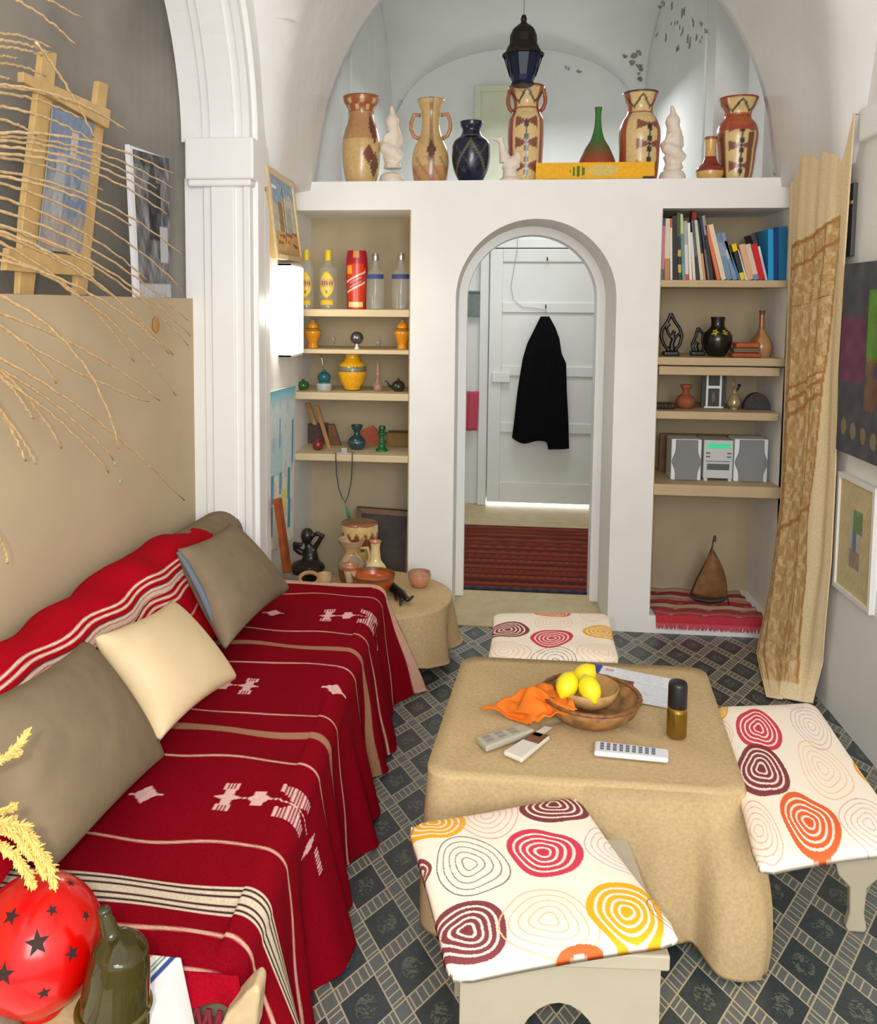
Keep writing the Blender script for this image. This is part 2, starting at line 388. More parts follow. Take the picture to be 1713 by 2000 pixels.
# face of the near vault's end above the far room: ring wall from the vault line outward
mb = MB(); n = 48
for i in range(n):
    a0, a1 = PI*i/n, PI*(i+1)/n; q = []
    for a in (a0, a1):
        q.append((xc+1.144*cos(a), 2.2+1.299*sin(a)))
    for k, (p0, p1) in enumerate([(q[0], q[1])]):
        o0 = (xc+1.9*cos(a0), 2.2+2.2*sin(a0)); o1 = (xc+1.9*cos(a1), 2.2+2.2*sin(a1))
        mb.prism([(p0[0], 4.34, p0[1]), (p1[0], 4.34, p1[1]), (o1[0], 4.34, o1[1]), (o0[0], 4.34, o0[1])], (0, .12, 0))
struct(mb.build('wall_arch_rib', vaultm, weld=True))

# right wall
mb = MB(); mb.box(XR, XR+.25, 2.2, YP+.5, 0, 4.2); struct(mb.build('wall_right', white))
struct(MB().prism([(XR-.02, 2.2, 0), (XR+.01, 2.2, 0), (XR+.01, 2.2, .62), (XR-.005, 2.2, .6)], (0, 2.08, 0)).build('trim_right_dado', whitef))
struct(MB().box(XR-.03, XR+.01, 3.3, 3.5, 2.22, 2.34).build('trim_cornice_right', whitef, bevel=.01))
struct(MB().box(XR+.001, XR+.3, -1.2, 2.2, 0, 4.2).build('wall_right_near', white))

# partition with two niches and the arched doorway
AX, AR, AZ = .2025, .385, 1.635                    # arch centre x, radius, springing height
mb = MB()
mb.box(-1.05, XR+.1, YP, YB, 2.066, 2.205)           # beam
mb.box(-.406, AX-AR, YP, YB, 0, 2.066); mb.box(AX+AR, .788, YP, YB, 0, 2.066)
mb.box(-1.05, -.406, YP, YB, 0, .09); mb.box(.788, 1.5, YP, YB, 0, .088)
n = 32
for i in range(n):
    a0, a1 = PI*i/n, PI*(i+1)/n
    mb.prism([(AX+AR*cos(a0), YP, AZ+AR*sin(a0)), (AX+AR*cos(a1), YP, AZ+AR*sin(a1)), (AX+AR*cos(a1), YP, 2.066), (AX+AR*cos(a0), YP, 2.066)], (0, YB-YP, 0))
struct(mb.build('wall_partition', white, weld=True))
mb = MB(); ri = .342; zi = AZ
for sx in (-1, 1): mb.box(min(AX+sx*ri, AX+sx*(AR+.01)), max(AX+sx*ri, AX+sx*(AR+.01)), 4.70, 4.83, 0, zi)
for i in range(n):
    a0, a1 = PI*i/n, PI*(i+1)/n
    mb.prism([(AX+ri*cos(a), 4.70, zi+ri*1.0*sin(a)) for a in (a0, a1)]+[(AX+(AR+.01)*cos(a), 4.70, zi+(AR+.01)*sin(a)) for a in (a1, a0)], (0, .13, 0))
struct(mb.build('trim_door_arch', whitef, weld=True))
struct(MB().box(AX-AR, AX+AR, YP-.03, YB, -.02, .006).build('trim_threshold', mat('threshold_stone', (203, 184, 142), .5, var=.1, vs=14)))
# niche interiors
def niche(name, x0, x1, z0, z1, yb, sidemat):
    mb = MB(); mb.box(x0-.02, x1+.02, yb, yb+.04, z0-.02, z1+.02); o = mb.build(name+'_back', nichem); struct(o)
niche('wall_niche_left', -1.03, -.40, .09, 2.07, 4.70, white)
niche('wall_niche_right', .78, 1.50, .088, 2.07, 4.74, white)
struct(MB().box(-.412, -.402, YP+.004, 4.7, .09, 2.066).build('trim_niche_left_side', nichem))
struct(MB().box(.784, .792, YP+.004, 4.74, .09, 2.066).build('trim_niche_right_side', nichem))
struct(MB().box(1.44, 1.47, YP+.004, 4.74, .09, 2.066).build('wall_niche_right_jamb', white))
struct(MB().box(XR+.0, XR+.02, YP-.01, YP+.02, 0, 2.2).build('trim_niche_edge', white))

def shelf(x0, x1, z1, th, y0, yb, label):
    return tag(MB().box(x0, x1, y0, yb, z1-th, z1).build('shelf', shelfm, bevel=.004), label, 'shelf', 'tan shelf boards in the niches')
SL = {1: 1.579, 2: 1.378, 3: 1.160, 4: .849}
shelf(-1.0, -.412, SL[1], .037, YP+.005, 4.7, 'top tan shelf board of the left niche, carrying the liquor bottles')
shelf(-1.0, -.412, SL[2], .022, YP+.005, 4.7, 'thin tan shelf board of the left niche with orange lidded jars on it')
shelf(-1.0, -.412, SL[3], .037, YP+.005, 4.7, 'tan shelf board under the big yellow vase in the left niche')
shelf(-1.0, -.412, SL[4], .036, YP-.005, 4.7, 'lowest tan shelf board of the left niche, with the green candlestick')
shelfm = mat('shelf_paint_shaded', (200, 178, 142), .6, spec=.3, var=.05, vs=7)  # same tan shelf paint, darkened for the shade in the right niche
SR = {1: 1.730, 2: 1.361, 3: 1.100, 4: .746}
shelf(.79, 1.44, SR[1], .034, YP+.01, 4.74, 'tan shelf board carrying the row of books')
shelf(.79, 1.44, SR[2], .038, YP+.01, 4.74, 'tan shelf board under the black painted vase in the right niche')
shelf(.79, 1.36, SR[3], .038, YP+.01, 4.74, 'tan shelf board under the framed print in the right niche')
shelf(.79, 1.44, SR[4], .055, YP-.01, 4.74, 'lowest tan shelf board, under the stereo set')
tag(MB().box(.80, 1.36, YP+.02, 4.5, 1.275, 1.318).build('shelf', shelfm, bevel=.004), 'second tan board fixed right beneath the black vase shelf', 'shelf', 'tan shelf boards in the niches')
cb = MB(); cb.tube([(.79, YP+.004, 1.323), (1.0, YP+.004, 1.32), (1.2, YP+.004, 1.322), (1.42, YP+.0, 1.318)], .0022, 6)
tag(cb.build('cable', blackpl), 'thin black cable along the shelf edge below the black vase', 'cable')

# ---- far room above and behind the partition
def poly(p, d, name, m_): return struct(MB().prism(p, d).build(name, m_))
struct(MB().box(-1.5, 2.2, 7.0, 7.15, 0, 4.4).build('wall_back', farm))
struct(MB().box(-1.6, -.82, 5.02, 7.0, 0, 4.2).build('wall_far_left', farm))
struct(MB().box(1.12, 1.7, 5.02, 7.0, 0, 4.2).build('wall_far_right', farm))
nx, ny = 60, 60; x0, x1, y0, y1 = -.84, 1.13, 4.6, 7.02
X_, Y_ = np.meshgrid(np.linspace(x0, x1, nx), np.linspace(y0, y1, ny), indexing='ij')
A = 3.10+.54*np.sqrt(np.clip(1-((X_-.145)/.95)**2, 0, 1)); B = 3.10+.72*np.sqrt(np.clip(1-((Y_-5.7)/1.3)**2, 0, 1))
struct(grid('ceiling_far', np.stack([X_, Y_, np.maximum(A, B)], -1), None, farm, thick=.05, off=-1))
struct(MB().box(-1.2, 1.6, 4.46, 4.62, 3.48, 4.3).build('wall_far_lintel', farm))
struct(MB().box(-1.3, -.84, 4.8, 5.0, 0, 4.0).build('trim_far_pier_left', farm))
struct(MB().box(1.13, 1.30, 4.82, 5.3, 0, 4.0).build('trim_far_pier_right', farm))
struct(MB().box(1.31, 1.7, 4.9, 5.0, 0, 4.0).build('wall_far_side', white))
# flaked paint patches on the far vault: their own shapes
# corridor low ceiling? none: doorway opens to the tall room. Small shutter high on the back wall
t = empty('shutter', (P(965, 260, Y=6.97)), 'pale green closed wooden shutter high on the back wall behind the vases', 'shutter')
a, b_ = P(928, 170, Y=6.97), P(1000, 345, Y=6.97)
shm = mat('pale_green_paint', (214, 216, 190), .6, var=.04)
zlow = a[2]-1.05
mb = MB(); mb.box(a[0], b_[0]+.03, 6.95, 7.0, zlow, a[2]); mb.build('board', shm, t, bevel=.004)
mb = MB(); w = .045
mb.box(a[0], a[0]+w, 6.93, 6.955, zlow, a[2]); mb.box(b_[0]+.03-w, b_[0]+.03, 6.93, 6.955, zlow, a[2]); mb.box(a[0]+w, b_[0]+.03-w, 6.93, 6.955, a[2]-w, a[2]); mb.box(a[0]+w, b_[0]+.03-w, 6.93, 6.955, zlow, zlow+w)
mb.build('frame', shm, t, bevel=.003)

# ---- corridor door, back wall details
t = empty('door', (P(1055, 985, Y=6.96)), None, None); t.name = 'door_1'; t['kind'] = 'structure'
a, b_ = P(958, 487, Y=6.95), P(1160, 985, Y=6.95)
dx0, dx1, dz1 = a[0], b_[0]+.06, a[2]
doorm = mat('white_door_paint', (225, 226, 222), .35, spec=.5, var=.03, vs=5)
mb = MB(); mb.box(dx0, dx1, 6.93, 6.99, .035, dz1); mb.build('panel', doorm, t, bevel=.004)
mb = MB(); w = .1
for z0, z1 in ((.035, .2), (.60, .68), (1.05, 1.13), (1.55, 1.63), (dz1-.1, dz1)): mb.box(dx0+w, dx1-w, 6.915, 6.932, z0, z1)
mb.box(dx0, dx0+w, 6.915, 6.932, .035, dz1); mb.box(dx1-w, dx1, 6.915, 6.932, .035, dz1)
mb.build('frame', doorm, t, bevel=.005)
q = P(975, 737, Y=6.91); mb = MB(); mb.box(q[0]-.06, q[0]+.085, 6.89, 6.918, q[2]-.04, q[2]+.04)
lk = mb.build('lock', doorm, t, bevel=.006)
mb = MB(); mb.lathe((0, 0, 0), [(.013, 0), (.013, .03), (.016, .035), (.001, .04)], 16)
kk = mb.build('door_knob', blackpl, t); kk.parent = lk; kk.matrix_local = Matrix.Translation(Vector((q[0]+.10, 6.915, q[2]+.005))-Vector(t.location)) @ Matrix.Rotation(PI/2, 4, 'X')
mb = MB(); mb.box(dx0-.075, dx0-.005, 6.94, 7.0, 0, dz1+.08); mb.box(dx0-.075, dx1+.07, 6.94, 7.0, dz1+.012, dz1+.08); mb.box(dx1+.005, dx1+.07, 6.94, 7.0, 0, dz1+.012)
struct(mb.build('trim_door_casing', farm, bevel=.006))
mb = MB(); mb.box(dx0, dx1, 6.985, 7.005, 0, .035)
gl = mb.build('door_gap_light', mat('daylight_gap', (250, 253, 255), emit=(250, 253, 255), es=2.5)); struct(gl)
a, b_ = P(918, 568, Y=6.97), P(950, 618, Y=6.97)
t = empty('electric_meter', ((a+b_)/2), 'grey electric box on the back wall left of the far door', 'box')
mb = MB(); mb.box(a[0]-.02, b_[0], 6.95, 7.0, b_[2], a[2]); mb.build('body', mat('grey_box', (118, 130, 126), .5, var=.1, vs=30), t, bevel=.004)
mb = MB(); mb.box(a[0]-.01, b_[0]-.01, 6.945, 6.952, a[2]-.02, a[2]-.008); mb.build('lid', mat('dark_grey_lid', (82, 95, 92), .5), t)
a, b_ = P(917, 765, Y=6.9), P(934, 842, Y=6.9)
zz = np.linspace(a[2], b_[2], 14); xx = np.linspace(a[0]-.06, b_[0], 14); G = np.zeros((14, 14, 3))
G[..., 0] = xx[:, None]-.012*np.linspace(0, 1, 14)[None, :]; G[..., 2] = zz[None, :]; G[..., 1] = 6.93+.012*np.sin(xx[:, None]*90)
tag(grid('towel', G, None, mat('pink_towel', (196, 78, 98), .95, bs=200, bst=.5), thick=.008), 'pink towel hanging on the back wall left of the far door', 'towel')
mb = MB(); mb.tube([P(u, v, Y=6.905) for u, v in ((1012, 440), (1010, 490), (1003, 530), (998, 560), (1003, 585), (1020, 600), (1045, 602), (1066, 606), (1067, 615))], .0022, 6)
tag(mb.build('wire', mat('grey_wire', (150, 150, 148), .6)), 'thin grey wire looping down the far door', 'wire')
for (u, v, lb) in ((1069, 505, 'small dark hook high on the far door'), (1066, 598, 'small dark hook holding the black coat')):
    q = P(u, v, Y=6.9); mb = MB(); mb.tube([(q[0], 6.915, q[2]+.01), (q[0], 6.885, q[2]), (q[0], 6.88, q[2]-.015), (q[0], 6.875, q[2]-.002)], .005, 8)
    tag(mb.build('hook', blackpl, smooth=True), lb, 'hook')
# coat
def coat():
    L = [(1056, 618), (1045, 640), (1030, 670), (1021, 700), (1016, 730), (1010, 770), (1005, 815), (1000, 857)]
    Rr = [(1073, 618), (1085, 640), (1093, 662), (1097, 690), (1106, 710), (1107, 760), (1110, 815), (1112, 876)]
    nu, nv = 36, 60; F_ = np.zeros((nu, nv, 3)); B_ = np.zeros((nu, nv, 3))
    for j in range(nv):
        t_ = j/(nv-1); k = t_*(len(L)-1); i0 = min(int(k), len(L)-2); s = k-i0
        l = np.array(L[i0])*(1-s)+np.array(L[i0+1])*s; r_ = np.array(Rr[i0])*(1-s)+np.array(Rr[i0+1])*s
        for i in range(nu):
            e = i/(nu-1); u = l[0]*(1-e)+r_[0]*e; v = l[1]*(1-e)+r_[1]*e
            if t_ > .9:                                                # sleeve longer than the hem
                hem = 855+6*sin(e*9) if e < .62 else 876
                v = min(v+ (hem-857)*(t_-.9)*10*1.0, 880) if e < .62 else l[1]*0+ (v if t_ < .9 else v+(876-v)*(t_-.9)*10)
            th = .055*sin(PI*min(max(e, 0), 1))**.6*(.4+.6*min(t_*3, 1)); fold = .012*sin(e*17+t_*2)*min(t_*2, 1)*sin(PI*e)
            p = P(u, v, Y=6.87); F_[i, j] = p+np.array([0, -th+fold, 0]); B_[i, j] = p+np.array([0, .035*sin(PI*e)**.5, 0])
    for i in range(nu): B_[i, 0] = F_[i, 0]; B_[i, -1] = F_[i, -1]
    B_[0] = F_[0]; B_[-1] = F_[-1]
    o = closed_pad('coat', F_, B_, np.zeros(F_.shape), blackcoat)
    return tag(o, 'black coat hanging from a hook on the white far door', 'coat')
coat()
# corridor rug: striped red kilim
a, b_, c_, d_ = P(905, 1150, Z=.012), P(1160, 1160, Z=.012), P(905, 1027, Z=.012), P(1170, 1033, Z=.012)
nu, nv = 60, 200; G = np.zeros((nu, nv, 3)); xx = np.linspace(-.28, .84, nu); yv = np.linspace(4.815, 6.23, nv)
G[..., 0] = xx[:, None]; G[..., 1] = yv[None, :]; G[..., 2] = .012
cols = np.zeros((nu, nv, 3)); pal = [(118, 50, 40), (100, 42, 40), (126, 66, 42), (88, 42, 40), (116, 54, 40), (80, 40, 38)]
for j in range(nv):
    w_ = (yv[j]-4.815); k = int(w_/.035)
    c = np.array(pal[(k*7+k//3) % 6], float)
    if .12 < w_ < .13: c = np.array((40, 24, 24))
    if w_ < .02: c = np.array((58, 66, 84))
    cols[:, j] = c*(1+.12*np.sin(xx*(90+k*7)+k))[:, None] if k % 3 == 0 else c
tag(grid('kilim_rug', G, lin(np.clip(cols, 0, 255)), rugm, thick=.012), 'dark red striped kilim rug on the corridor floor behind the doorway', 'rug')

# ================================================================= PICTURES ON WALLS
def panel(c, n, fn, name, material, parent, thick, nrm):
    """flat picture: corner points c (tl, tr, br, bl), colour fn(u,v)"""
    U, V = np.meshgrid(np.linspace(0, 1, n), np.linspace(0, 1, n), indexing='ij'); c = [np.array(q) for q in c]
    G = ((1-U)*(1-V))[..., None]*c[0]+(U*(1-V))[..., None]*c[1]+(U*V)[..., None]*c[2]+((1-U)*V)[..., None]*c[3]
    return grid(name, G+np.array(nrm), lin(np.clip(fn(U, V), 0, 255)), material, parent, smooth=False)
def slab(c, d, name, material, parent=None, bevel=.002):
    return MB().prism(c, d).build(name, material, parent, bevel=bevel)
def frame(c, w, d, name, material, parent):
    """rectangular frame around corners c, width w (fraction), depth vector d"""
    c = [np.array(q) for q in c]; ctr = sum(c)/4; mb = MB()
    lu = np.linalg.norm(c[1]-c[0]); lv = np.linalg.norm(c[3]-c[0]); eu = (c[1]-c[0])/lu*w; ev = (c[3]-c[0])/lv*w
    inn = [c[0]+eu+ev, c[1]-eu+ev, c[2]-eu-ev, c[3]+eu-ev]
    for i in range(4): mb.prism([c[i], c[(i+1) % 4], inn[(i+1) % 4], inn[i]], d)
    mb.build(name, material, parent, bevel=.0015); return inn
def noise2(U, V, sc, seed):
    r = np.random.RandomState(seed); out = np.zeros(U.shape)
    for k in range(6):
        a, b, p = r.uniform(-sc, sc), r.uniform(-sc, sc), r.uniform(0, 6); out += np.sin(a*U+b*V+p)
    return out/6
def street(U, V):
    img = base(U, (150, 172, 196)); img = put(img, (V > .25+.1*np.sin(6*U)).astype(float)*.7, (206, 200, 170))
    img = put(img, ((np.abs(U-.68) < .22) & (V > .22) & (V < .75)).astype(float), (214, 206, 180))
    img = put(img, ((np.abs(U-.7) < .12) & (V > .32) & (V < .72)).astype(float), (176, 178, 170))
    img = put(img, ((np.abs(U-.35) < .09) & (V > .3) & (V < .7)).astype(float), (168, 128, 84))
    img = put(img, (V > .68).astype(float)*.9, (206, 164, 106)); img = put(img, ((V > .66) & (V < .88) & (noise2(U, V, 70, 3) > .18)).astype(float), (160, 96, 60))
    img = put(img, ((np.abs(U-.5) < .02) & (V > .1) & (V < .7)).astype(float)*.7, (96, 106, 120)); return img+noise2(U, V, 60, 4)[..., None]*22
# framed street painting on the left wall, tilted forward
c = [P(517, 322, X=-.93), P(569, 358, X=-.93), P(588, 513, X=-.955), P(538, 505, X=-.955)]
c = [np.array(q) for q in c]
t = empty('framed_painting', c[3], 'tilted street painting in a thin pale frame on the left wall, above the lamp', 'painting')
slab(c, (-.022, 0, 0), 'backing', pale_wood, t); inn = frame(c, .028, (.012, 0, 0), 'frame', mat('cream_frame', (228, 205, 160), .5, var=.08, vs=30), t)
panel(inn, 90, street, 'canvas', flatvc, t, 0, (.004, 0, 0))
def bluevil(U, V):
    img = base(U, (226, 236, 240)); img = put(img, np.clip(1-V/.12, 0, 1), (110, 190, 214)); img = put(img, ((V > .1) & (V < .5)).astype(float)*.5, (206, 228, 230))
    img = put(img, ((np.abs(U-.34) < .22) & (V > .3) & (V < .55)).astype(float)*.8, (186, 222, 230))
    img = put(img, ((V > .55)).astype(float)*.7, (244, 238, 214))
    for u0, v0, w_, h in ((.22, .62, .05, .09), (.5, .6, .04, .07), (.8, .62, .05, .10), (.2, .82, .05, .1), (.5, .8, .04, .09), (.82, .82, .05, .1), (.06, .4, .02, .12), (.92, .36, .03, .14), (.46, .28, .02, .1)):
        img = put(img, ((np.abs(U-u0) < w_) & (np.abs(V-v0) < h)).astype(float), (86, 160, 188))
    img = put(img, ((np.abs(U-.62) < .1) & (np.abs(V-.72) < .07)).astype(float), (240, 226, 150))
    img = put(img, (noise2(U, V, 30, 9) > .35).astype(float)*.4, (176, 190, 210)); return img
c = [P(519, 768, X=-.965), P(576, 753, X=-.965), P(572, 1050, X=-.955), P(515, 1085, X=-.955)]
t = empty('canvas_painting', c[3], 'unframed white and blue village painting on the left wall, under the lamp', 'painting')
slab(c, (-.02, 0, 0), 'canvas', mat('canvas_edge', (236, 232, 224), .8), t); panel(c, 90, bluevil, 'painted_face', flatvc, t, 0, (.002, 0, 0))
# wall lamp: white box with lit side panes
a = P(553, 512, X=-.96); b_ = P(586, 690, X=-.96)
lz0, lz1 = 1.355, 1.79; ly0, ly1 = 3.95, 4.19
t = empty('wall_lamp', (-.97, (ly0+ly1)/2, lz0), 'lit white box lamp on the left wall beside the bottles', 'lamp')
mb = MB(); mb.box(-.99, -.925, ly0, ly1, lz1-.012, lz1); mb.box(-.99, -.925, ly0, ly1, lz0, lz0+.012); mb.box(-.99, -.925, ly0, ly0+.008, lz0, lz1); mb.box(-.99, -.925, ly1-.008, ly1, lz0, lz1)
mb.build('body', whitepl, t, bevel=.002)
MB().box(-.935, -.920, ly0+.009, ly1-.009, lz0+.013, lz1-.013).build('lamp_shade', mat('lit_shade', (255, 250, 236), emit=(255, 244, 218), es=1.1), t)
MB().box(-.984, -.94, ly0-.004, ly0-.001, lz0+.02, lz1-.02).build('side_pane', mat('lit_pane', (255, 250, 240), emit=(255, 248, 232), es=1.5), t)
pl = bpy.data.lights.new('lamp_bulb', 'POINT'); pl.energy = 2.0; pl.color = (1, .93, .8); pl.shadow_soft_size = .06
po = bpy.data.objects.new('lamp_bulb', pl); COL.objects.link(po); po.location = (-.87, ly0-.1, 1.57)

# pictures of the right wall
def darkp(U, V):
    img = base(U, (78, 80, 84)); img = put(img, ((U < .34) & (V > .28) & (V < .62)).astype(float)*.85, (120, 62, 92))
    img = put(img, ((np.abs(U-.47) < .1) & (V > .14) & (V < .5)).astype(float)*.9, (98, 150, 50)); img = put(img, ((np.abs(U-.68) < .08) & (V > .14) & (V < .5)).astype(float)*.9, (132, 132, 44))
    img = put(img, ((np.abs(U-.62) < .25) & (V > .48) & (V < .75) & (noise2(U, V, 40, 2) > 0)).astype(float)*.6, (150, 96, 60))
    img = put(img, ((np.abs(U-.7) < .04) & (V > .66) & (V < .8)).astype(float), (206, 120, 60))
    for k in range(8): img = put(img, ((U-(.1+.14*k))**2+((V-.86-.01*k)*.9)**2 < .0016).astype(float), (140, 124, 96))
    return img+noise2(U, V, 50, 5)[..., None]*16
def rwall(u0, v0, u1, v1, X, ext):
    """rectangle on the right wall: its far edge comes from the photo, ext = how far it runs toward the viewer"""
    a, b = P(u0, v0, X=X), P(u1, v1, X=X); y = (a[1]+b[1])/2
    return [np.array((X, y, a[2])), np.array((X, y-ext, a[2])), np.array((X, y-ext, b[2])), np.array((X, y, b[2]))]
c = rwall(1645, 517, 1640, 880, 1.325, .62)
t = empty('dark_painting', c[3], 'large dark painting with green and purple cloths high on the right wall', 'painting')
slab(c, (.04, 0, 0), 'canvas', mat('dark_canvas', (70, 72, 76), .6), t, .003); panel(c, 110, darkp, 'painted_face', flatvc, t, 0, (-.002, 0, 0))
def arab(U, V):
    img = base(U, (206, 190, 146)); img = put(img, ((np.abs(U-.5) < .2) & (np.abs(V-.5) < .27)).astype(float), (196, 186, 160))
    img = put(img, ((np.abs(U-.56) < .14) & (np.abs(V-.34) < .1)).astype(float)*.8, (96, 140, 84)); img = put(img, ((np.abs(U-.48) < .06) & (np.abs(V-.52) < .1)).astype(float)*.9, (96, 126, 166))
    img = put(img, ((np.abs(U-.5) < .15) & (np.abs(V-.68) < .08)).astype(float)*.7, (150, 120, 110)); return img+noise2(U, V, 60, 8)[..., None]*10
c = rwall(1640, 918, 1633, 1145, 1.362, .34)
t = empty('framed_print', c[3], 'small picture with a wide sand mount in a white frame, low on the right wall', 'picture')
slab(c, (.014, 0, 0), 'backing', whitepl, t); inn = frame(c, .02, (-.012, 0, 0), 'frame', mat('white_frame', (236, 234, 228), .4), t)
panel(inn, 80, arab, 'print', flatvc, t, 0, (-.003, 0, 0))
a, b_ = P(1655, 380, X=1.37), P(1665, 465, X=1.37)
YD = P(1669, 420, X=1.368)[1]
t = empty('wall_picture', (1.37, a[1], b_[2]), 'dark picture edge peeping out between hanging cloth and dark painting', 'picture')
mb = MB(); mb.box(1.36, 1.376, YD, 3.68, 1.80, 2.08); mb.build('frame', mat('dark_grey_frame', (70, 72, 74), .5), t, bevel=.003)
mb = MB(); mb.box(1.357, 1.36, YD+.002, 3.65, 2.0, 2.012); mb.build('strip', pale_wood, t)

# hanging embroidered cloth in the right corner
def hanging():
    Lf = [(P(1550, 292, X=1.335), 0), (P(1545, 420, X=1.33), .1), (P(1540, 560, Y=4.24), .25), (P(1532, 760, Y=4.22), .43), (P(1523, 980, Y=4.18), .62), (P(1502, 1150, Y=4.1), .8), (P(1480, 1275, Y=4.02), .93), (P(1498, 1360, Z=.012), 1)]
    Rt = [(P(1674, 222, X=1.345), 0), (P(1662, 380, X=1.34), .1), (P(1652, 520, X=1.335), .25), (P(1640, 720, X=1.345), .43), (P(1636, 920, X=1.345), .62), (P(1628, 1100, X=1.345), .8), (P(1608, 1290, X=1.345), .93), (P(1585, 1372, Z=.012), 1)]
    nu, nv = 110, 300; G = np.zeros((nu, nv, 3)); C_ = np.zeros((nu, nv, 3))
    def at_(Q, t_):
        for i in range(len(Q)-1):
            if t_ <= Q[i+1][1]+1e-9:
                s = (t_-Q[i][1])/(Q[i+1][1]-Q[i][1]); s2 = s*s*(3-2*s)*.5+s*.5; return Q[i][0]*(1-s2)+Q[i+1][0]*s2
        return Q[-1][0]
    for j in range(nv):
        t_ = j/(nv-1); l, r_ = at_(Lf, t_), at_(Rt, t_)
        for i in range(nu):
            e = i/(nu-1); p = l*(1-e)+r_*e
            sag = -.05*sin(PI*e)*(1-t_)**3 if t_ < .3 else 0
            f_ = (.010*sin(e*15+1.5*t_)+.004*sin(e*37+3*t_))*(.35+.65*min(1, t_*3))+.018*sin(e*8+6*t_)*(t_ > .8)*(t_-.8)*5
            p = p+np.array([-abs(.008)+f_*.8-.018*sin(PI*e), -f_*.5, sag])
            if p[0] > 1.362: p[0] = 1.362
            G[i, j] = p
    E, T = np.meshgrid(np.linspace(0, 1, nu), np.linspace(0, 1, nv), indexing='ij')
    C_ = base(E, (238, 216, 174)); E2 = E-.04*np.sin(T*4)
    EB = np.interp(T, [0, .2, .45, .7, 1], [.90, .88, .78, .70, .82])
    inb = ((E2 > .05) & (E2 < EB) & (T > .165-.03*E) & (T < .97)).astype(float)
    n1 = np.random.RandomState(5).rand(nu, nv); n1 = (n1+np.roll(n1, 1, 0)+np.roll(n1, 1, 1)+np.roll(n1, -1, 0)+np.roll(n1, -1, 1))/5
    pat = (np.sin(E2*62)*np.sin(T*170) > .0).astype(float)*.35+(np.sin(E2*31+np.sin(T*60)*2)*np.cos(T*85) > .25).astype(float)*.4+(n1 > .55)*.35
    C_ = put(C_, inb*.3, (222, 188, 132)); C_ = put(C_, inb*np.clip(pat, 0, .7), (190, 142, 84))
    for t0 in (.17, .21, .45, .475, .50, .70):
        C_ = put(C_, inb*(np.abs(T+.03*E-t0-.0) < .004), (184, 136, 78))
    for e0 in (.07, .22, EB-.14, EB-.01): C_ = put(C_, inb*(np.abs(E2-e0) < .008), (184, 138, 80))
    C_ = put(C_, (np.abs(E2-.86) < .03)*.25, (206, 170, 120))
    o = grid('hanging_cloth', G, lin(np.clip(C_, 0, 255)), curtm, thick=.004)
    tag(o, 'long cream embroidered cloth hanging down the right corner to the floor', 'curtain')
hanging()
mb = MB(); q0 = P(1674, 222, X=1.345); mb.tube([(1.376, q0[1]+.01, q0[2]+.0), (1.335, q0[1]+.01, q0[2]+.0), (1.33, q0[1]+.01, q0[2]+.015)], .004, 8)
tag(mb.build('wall_hook', metalm, smooth=True), 'small hook in the right wall holding up the cream cloth', 'hook')

# ================================================================= LEFT LEDGE: easel and photo board
def easel():
    X0 = -1.27
    t = empty('table_easel', P(120, 575, X=X0), 'pale wooden easel with a blue picture on the left wall ledge', 'easel')
    d = (-.018, 0, 0)
    def bar(name, pts, par=t, lift=0):
        c = [P(u, v, X=X0+lift) for u, v in pts]; return MB().prism(c, d).build(name, pale_wood, par, bevel=.002)
    bar('post', [(84, 100), (112, 104), (84, 420), (66, 576), (38, 574), (46, 420)])
    bar('post', [(193, 158), (212, 165), (170, 576), (149, 578), (158, 440)])
    bar('crossbar', [(46, 160), (46, 140), (217, 215), (213, 252)], lift=.018)
    bar('shelf_bar', [(18, 484), (50, 486), (180, 505), (185, 540), (60, 532), (12, 528)], lift=.02)
    c = [P(104, 210, X=X0+.01), P(184, 242, X=X0+.01), P(158, 495, X=X0+.01), P(76, 488, X=X0+.01)]
    t2 = empty('picture_card', c[3], 'blue toned street picture standing on the pale easel', 'picture')
    def fn(U, V):
        img = base(U, (128, 144, 170)); img = put(img, ((V > .28) & (noise2(U, V, 26, 1) > .1)).astype(float)*.7, (172, 170, 172))
        img = put(img, ((np.abs(U-.3) < .12) & (V > .3) & (V < .8)).astype(float)*.7, (196, 196, 200)); img = put(img, ((V > .75)).astype(float)*.5, (182, 160, 140))
        img = put(img, ((np.abs(U-.55) < .08) & (V > .12) & (V < .3)).astype(float)*.9, (206, 196, 190)); return img+noise2(U, V, 50, 6)[..., None]*18
    slab(c, (-.004, 0, 0), 'card', mat('card_edge', (150, 160, 180), .7), t2, 0); panel(c, 70, fn, 'print', flatvc, t2, 0, (.0015, 0, 0))
easel()
c = [P(250, 282, X=-1.27), P(328, 310, X=-1.25), P(333, 581, X=-1.235), P(265, 581, X=-1.235)]
t = empty('photo_board', c[3], 'white edged board with a black and white photograph leaning on the left ledge', 'picture')
slab(c, (-.012, .0, 0), 'board', mat('foam_board', (232, 232, 236), .6), t, 0)
mbq = MB(); e0, e1 = c[0], c[3]; mbq.prism([e0, e0+np.array([0, .028, -.005]), e1+np.array([0, .028, 0]), e1], (.004, 0, 0)); mbq.build('white_edge', whitepl, t)
def bw(U, V):
    g = 120+60*noise2(U, V, 22, 12)+40*noise2(U, V, 60, 13); g = np.where((np.abs(U-.55) < .18) & (V > .2) & (V < .6), g-70, g); g = np.where((U-.5)**2+((V-.25)*.6)**2 < .012, 60, g)
    g = np.where((np.abs(U-.8) < .12) & (V > .5) & (V < .75), 190, g); g = np.where(V > .9, 190+20*noise2(U, V, 60, 3), g); g = np.where(V < .1, g-30, g)
    return np.stack([g, g, g*1.03], -1)
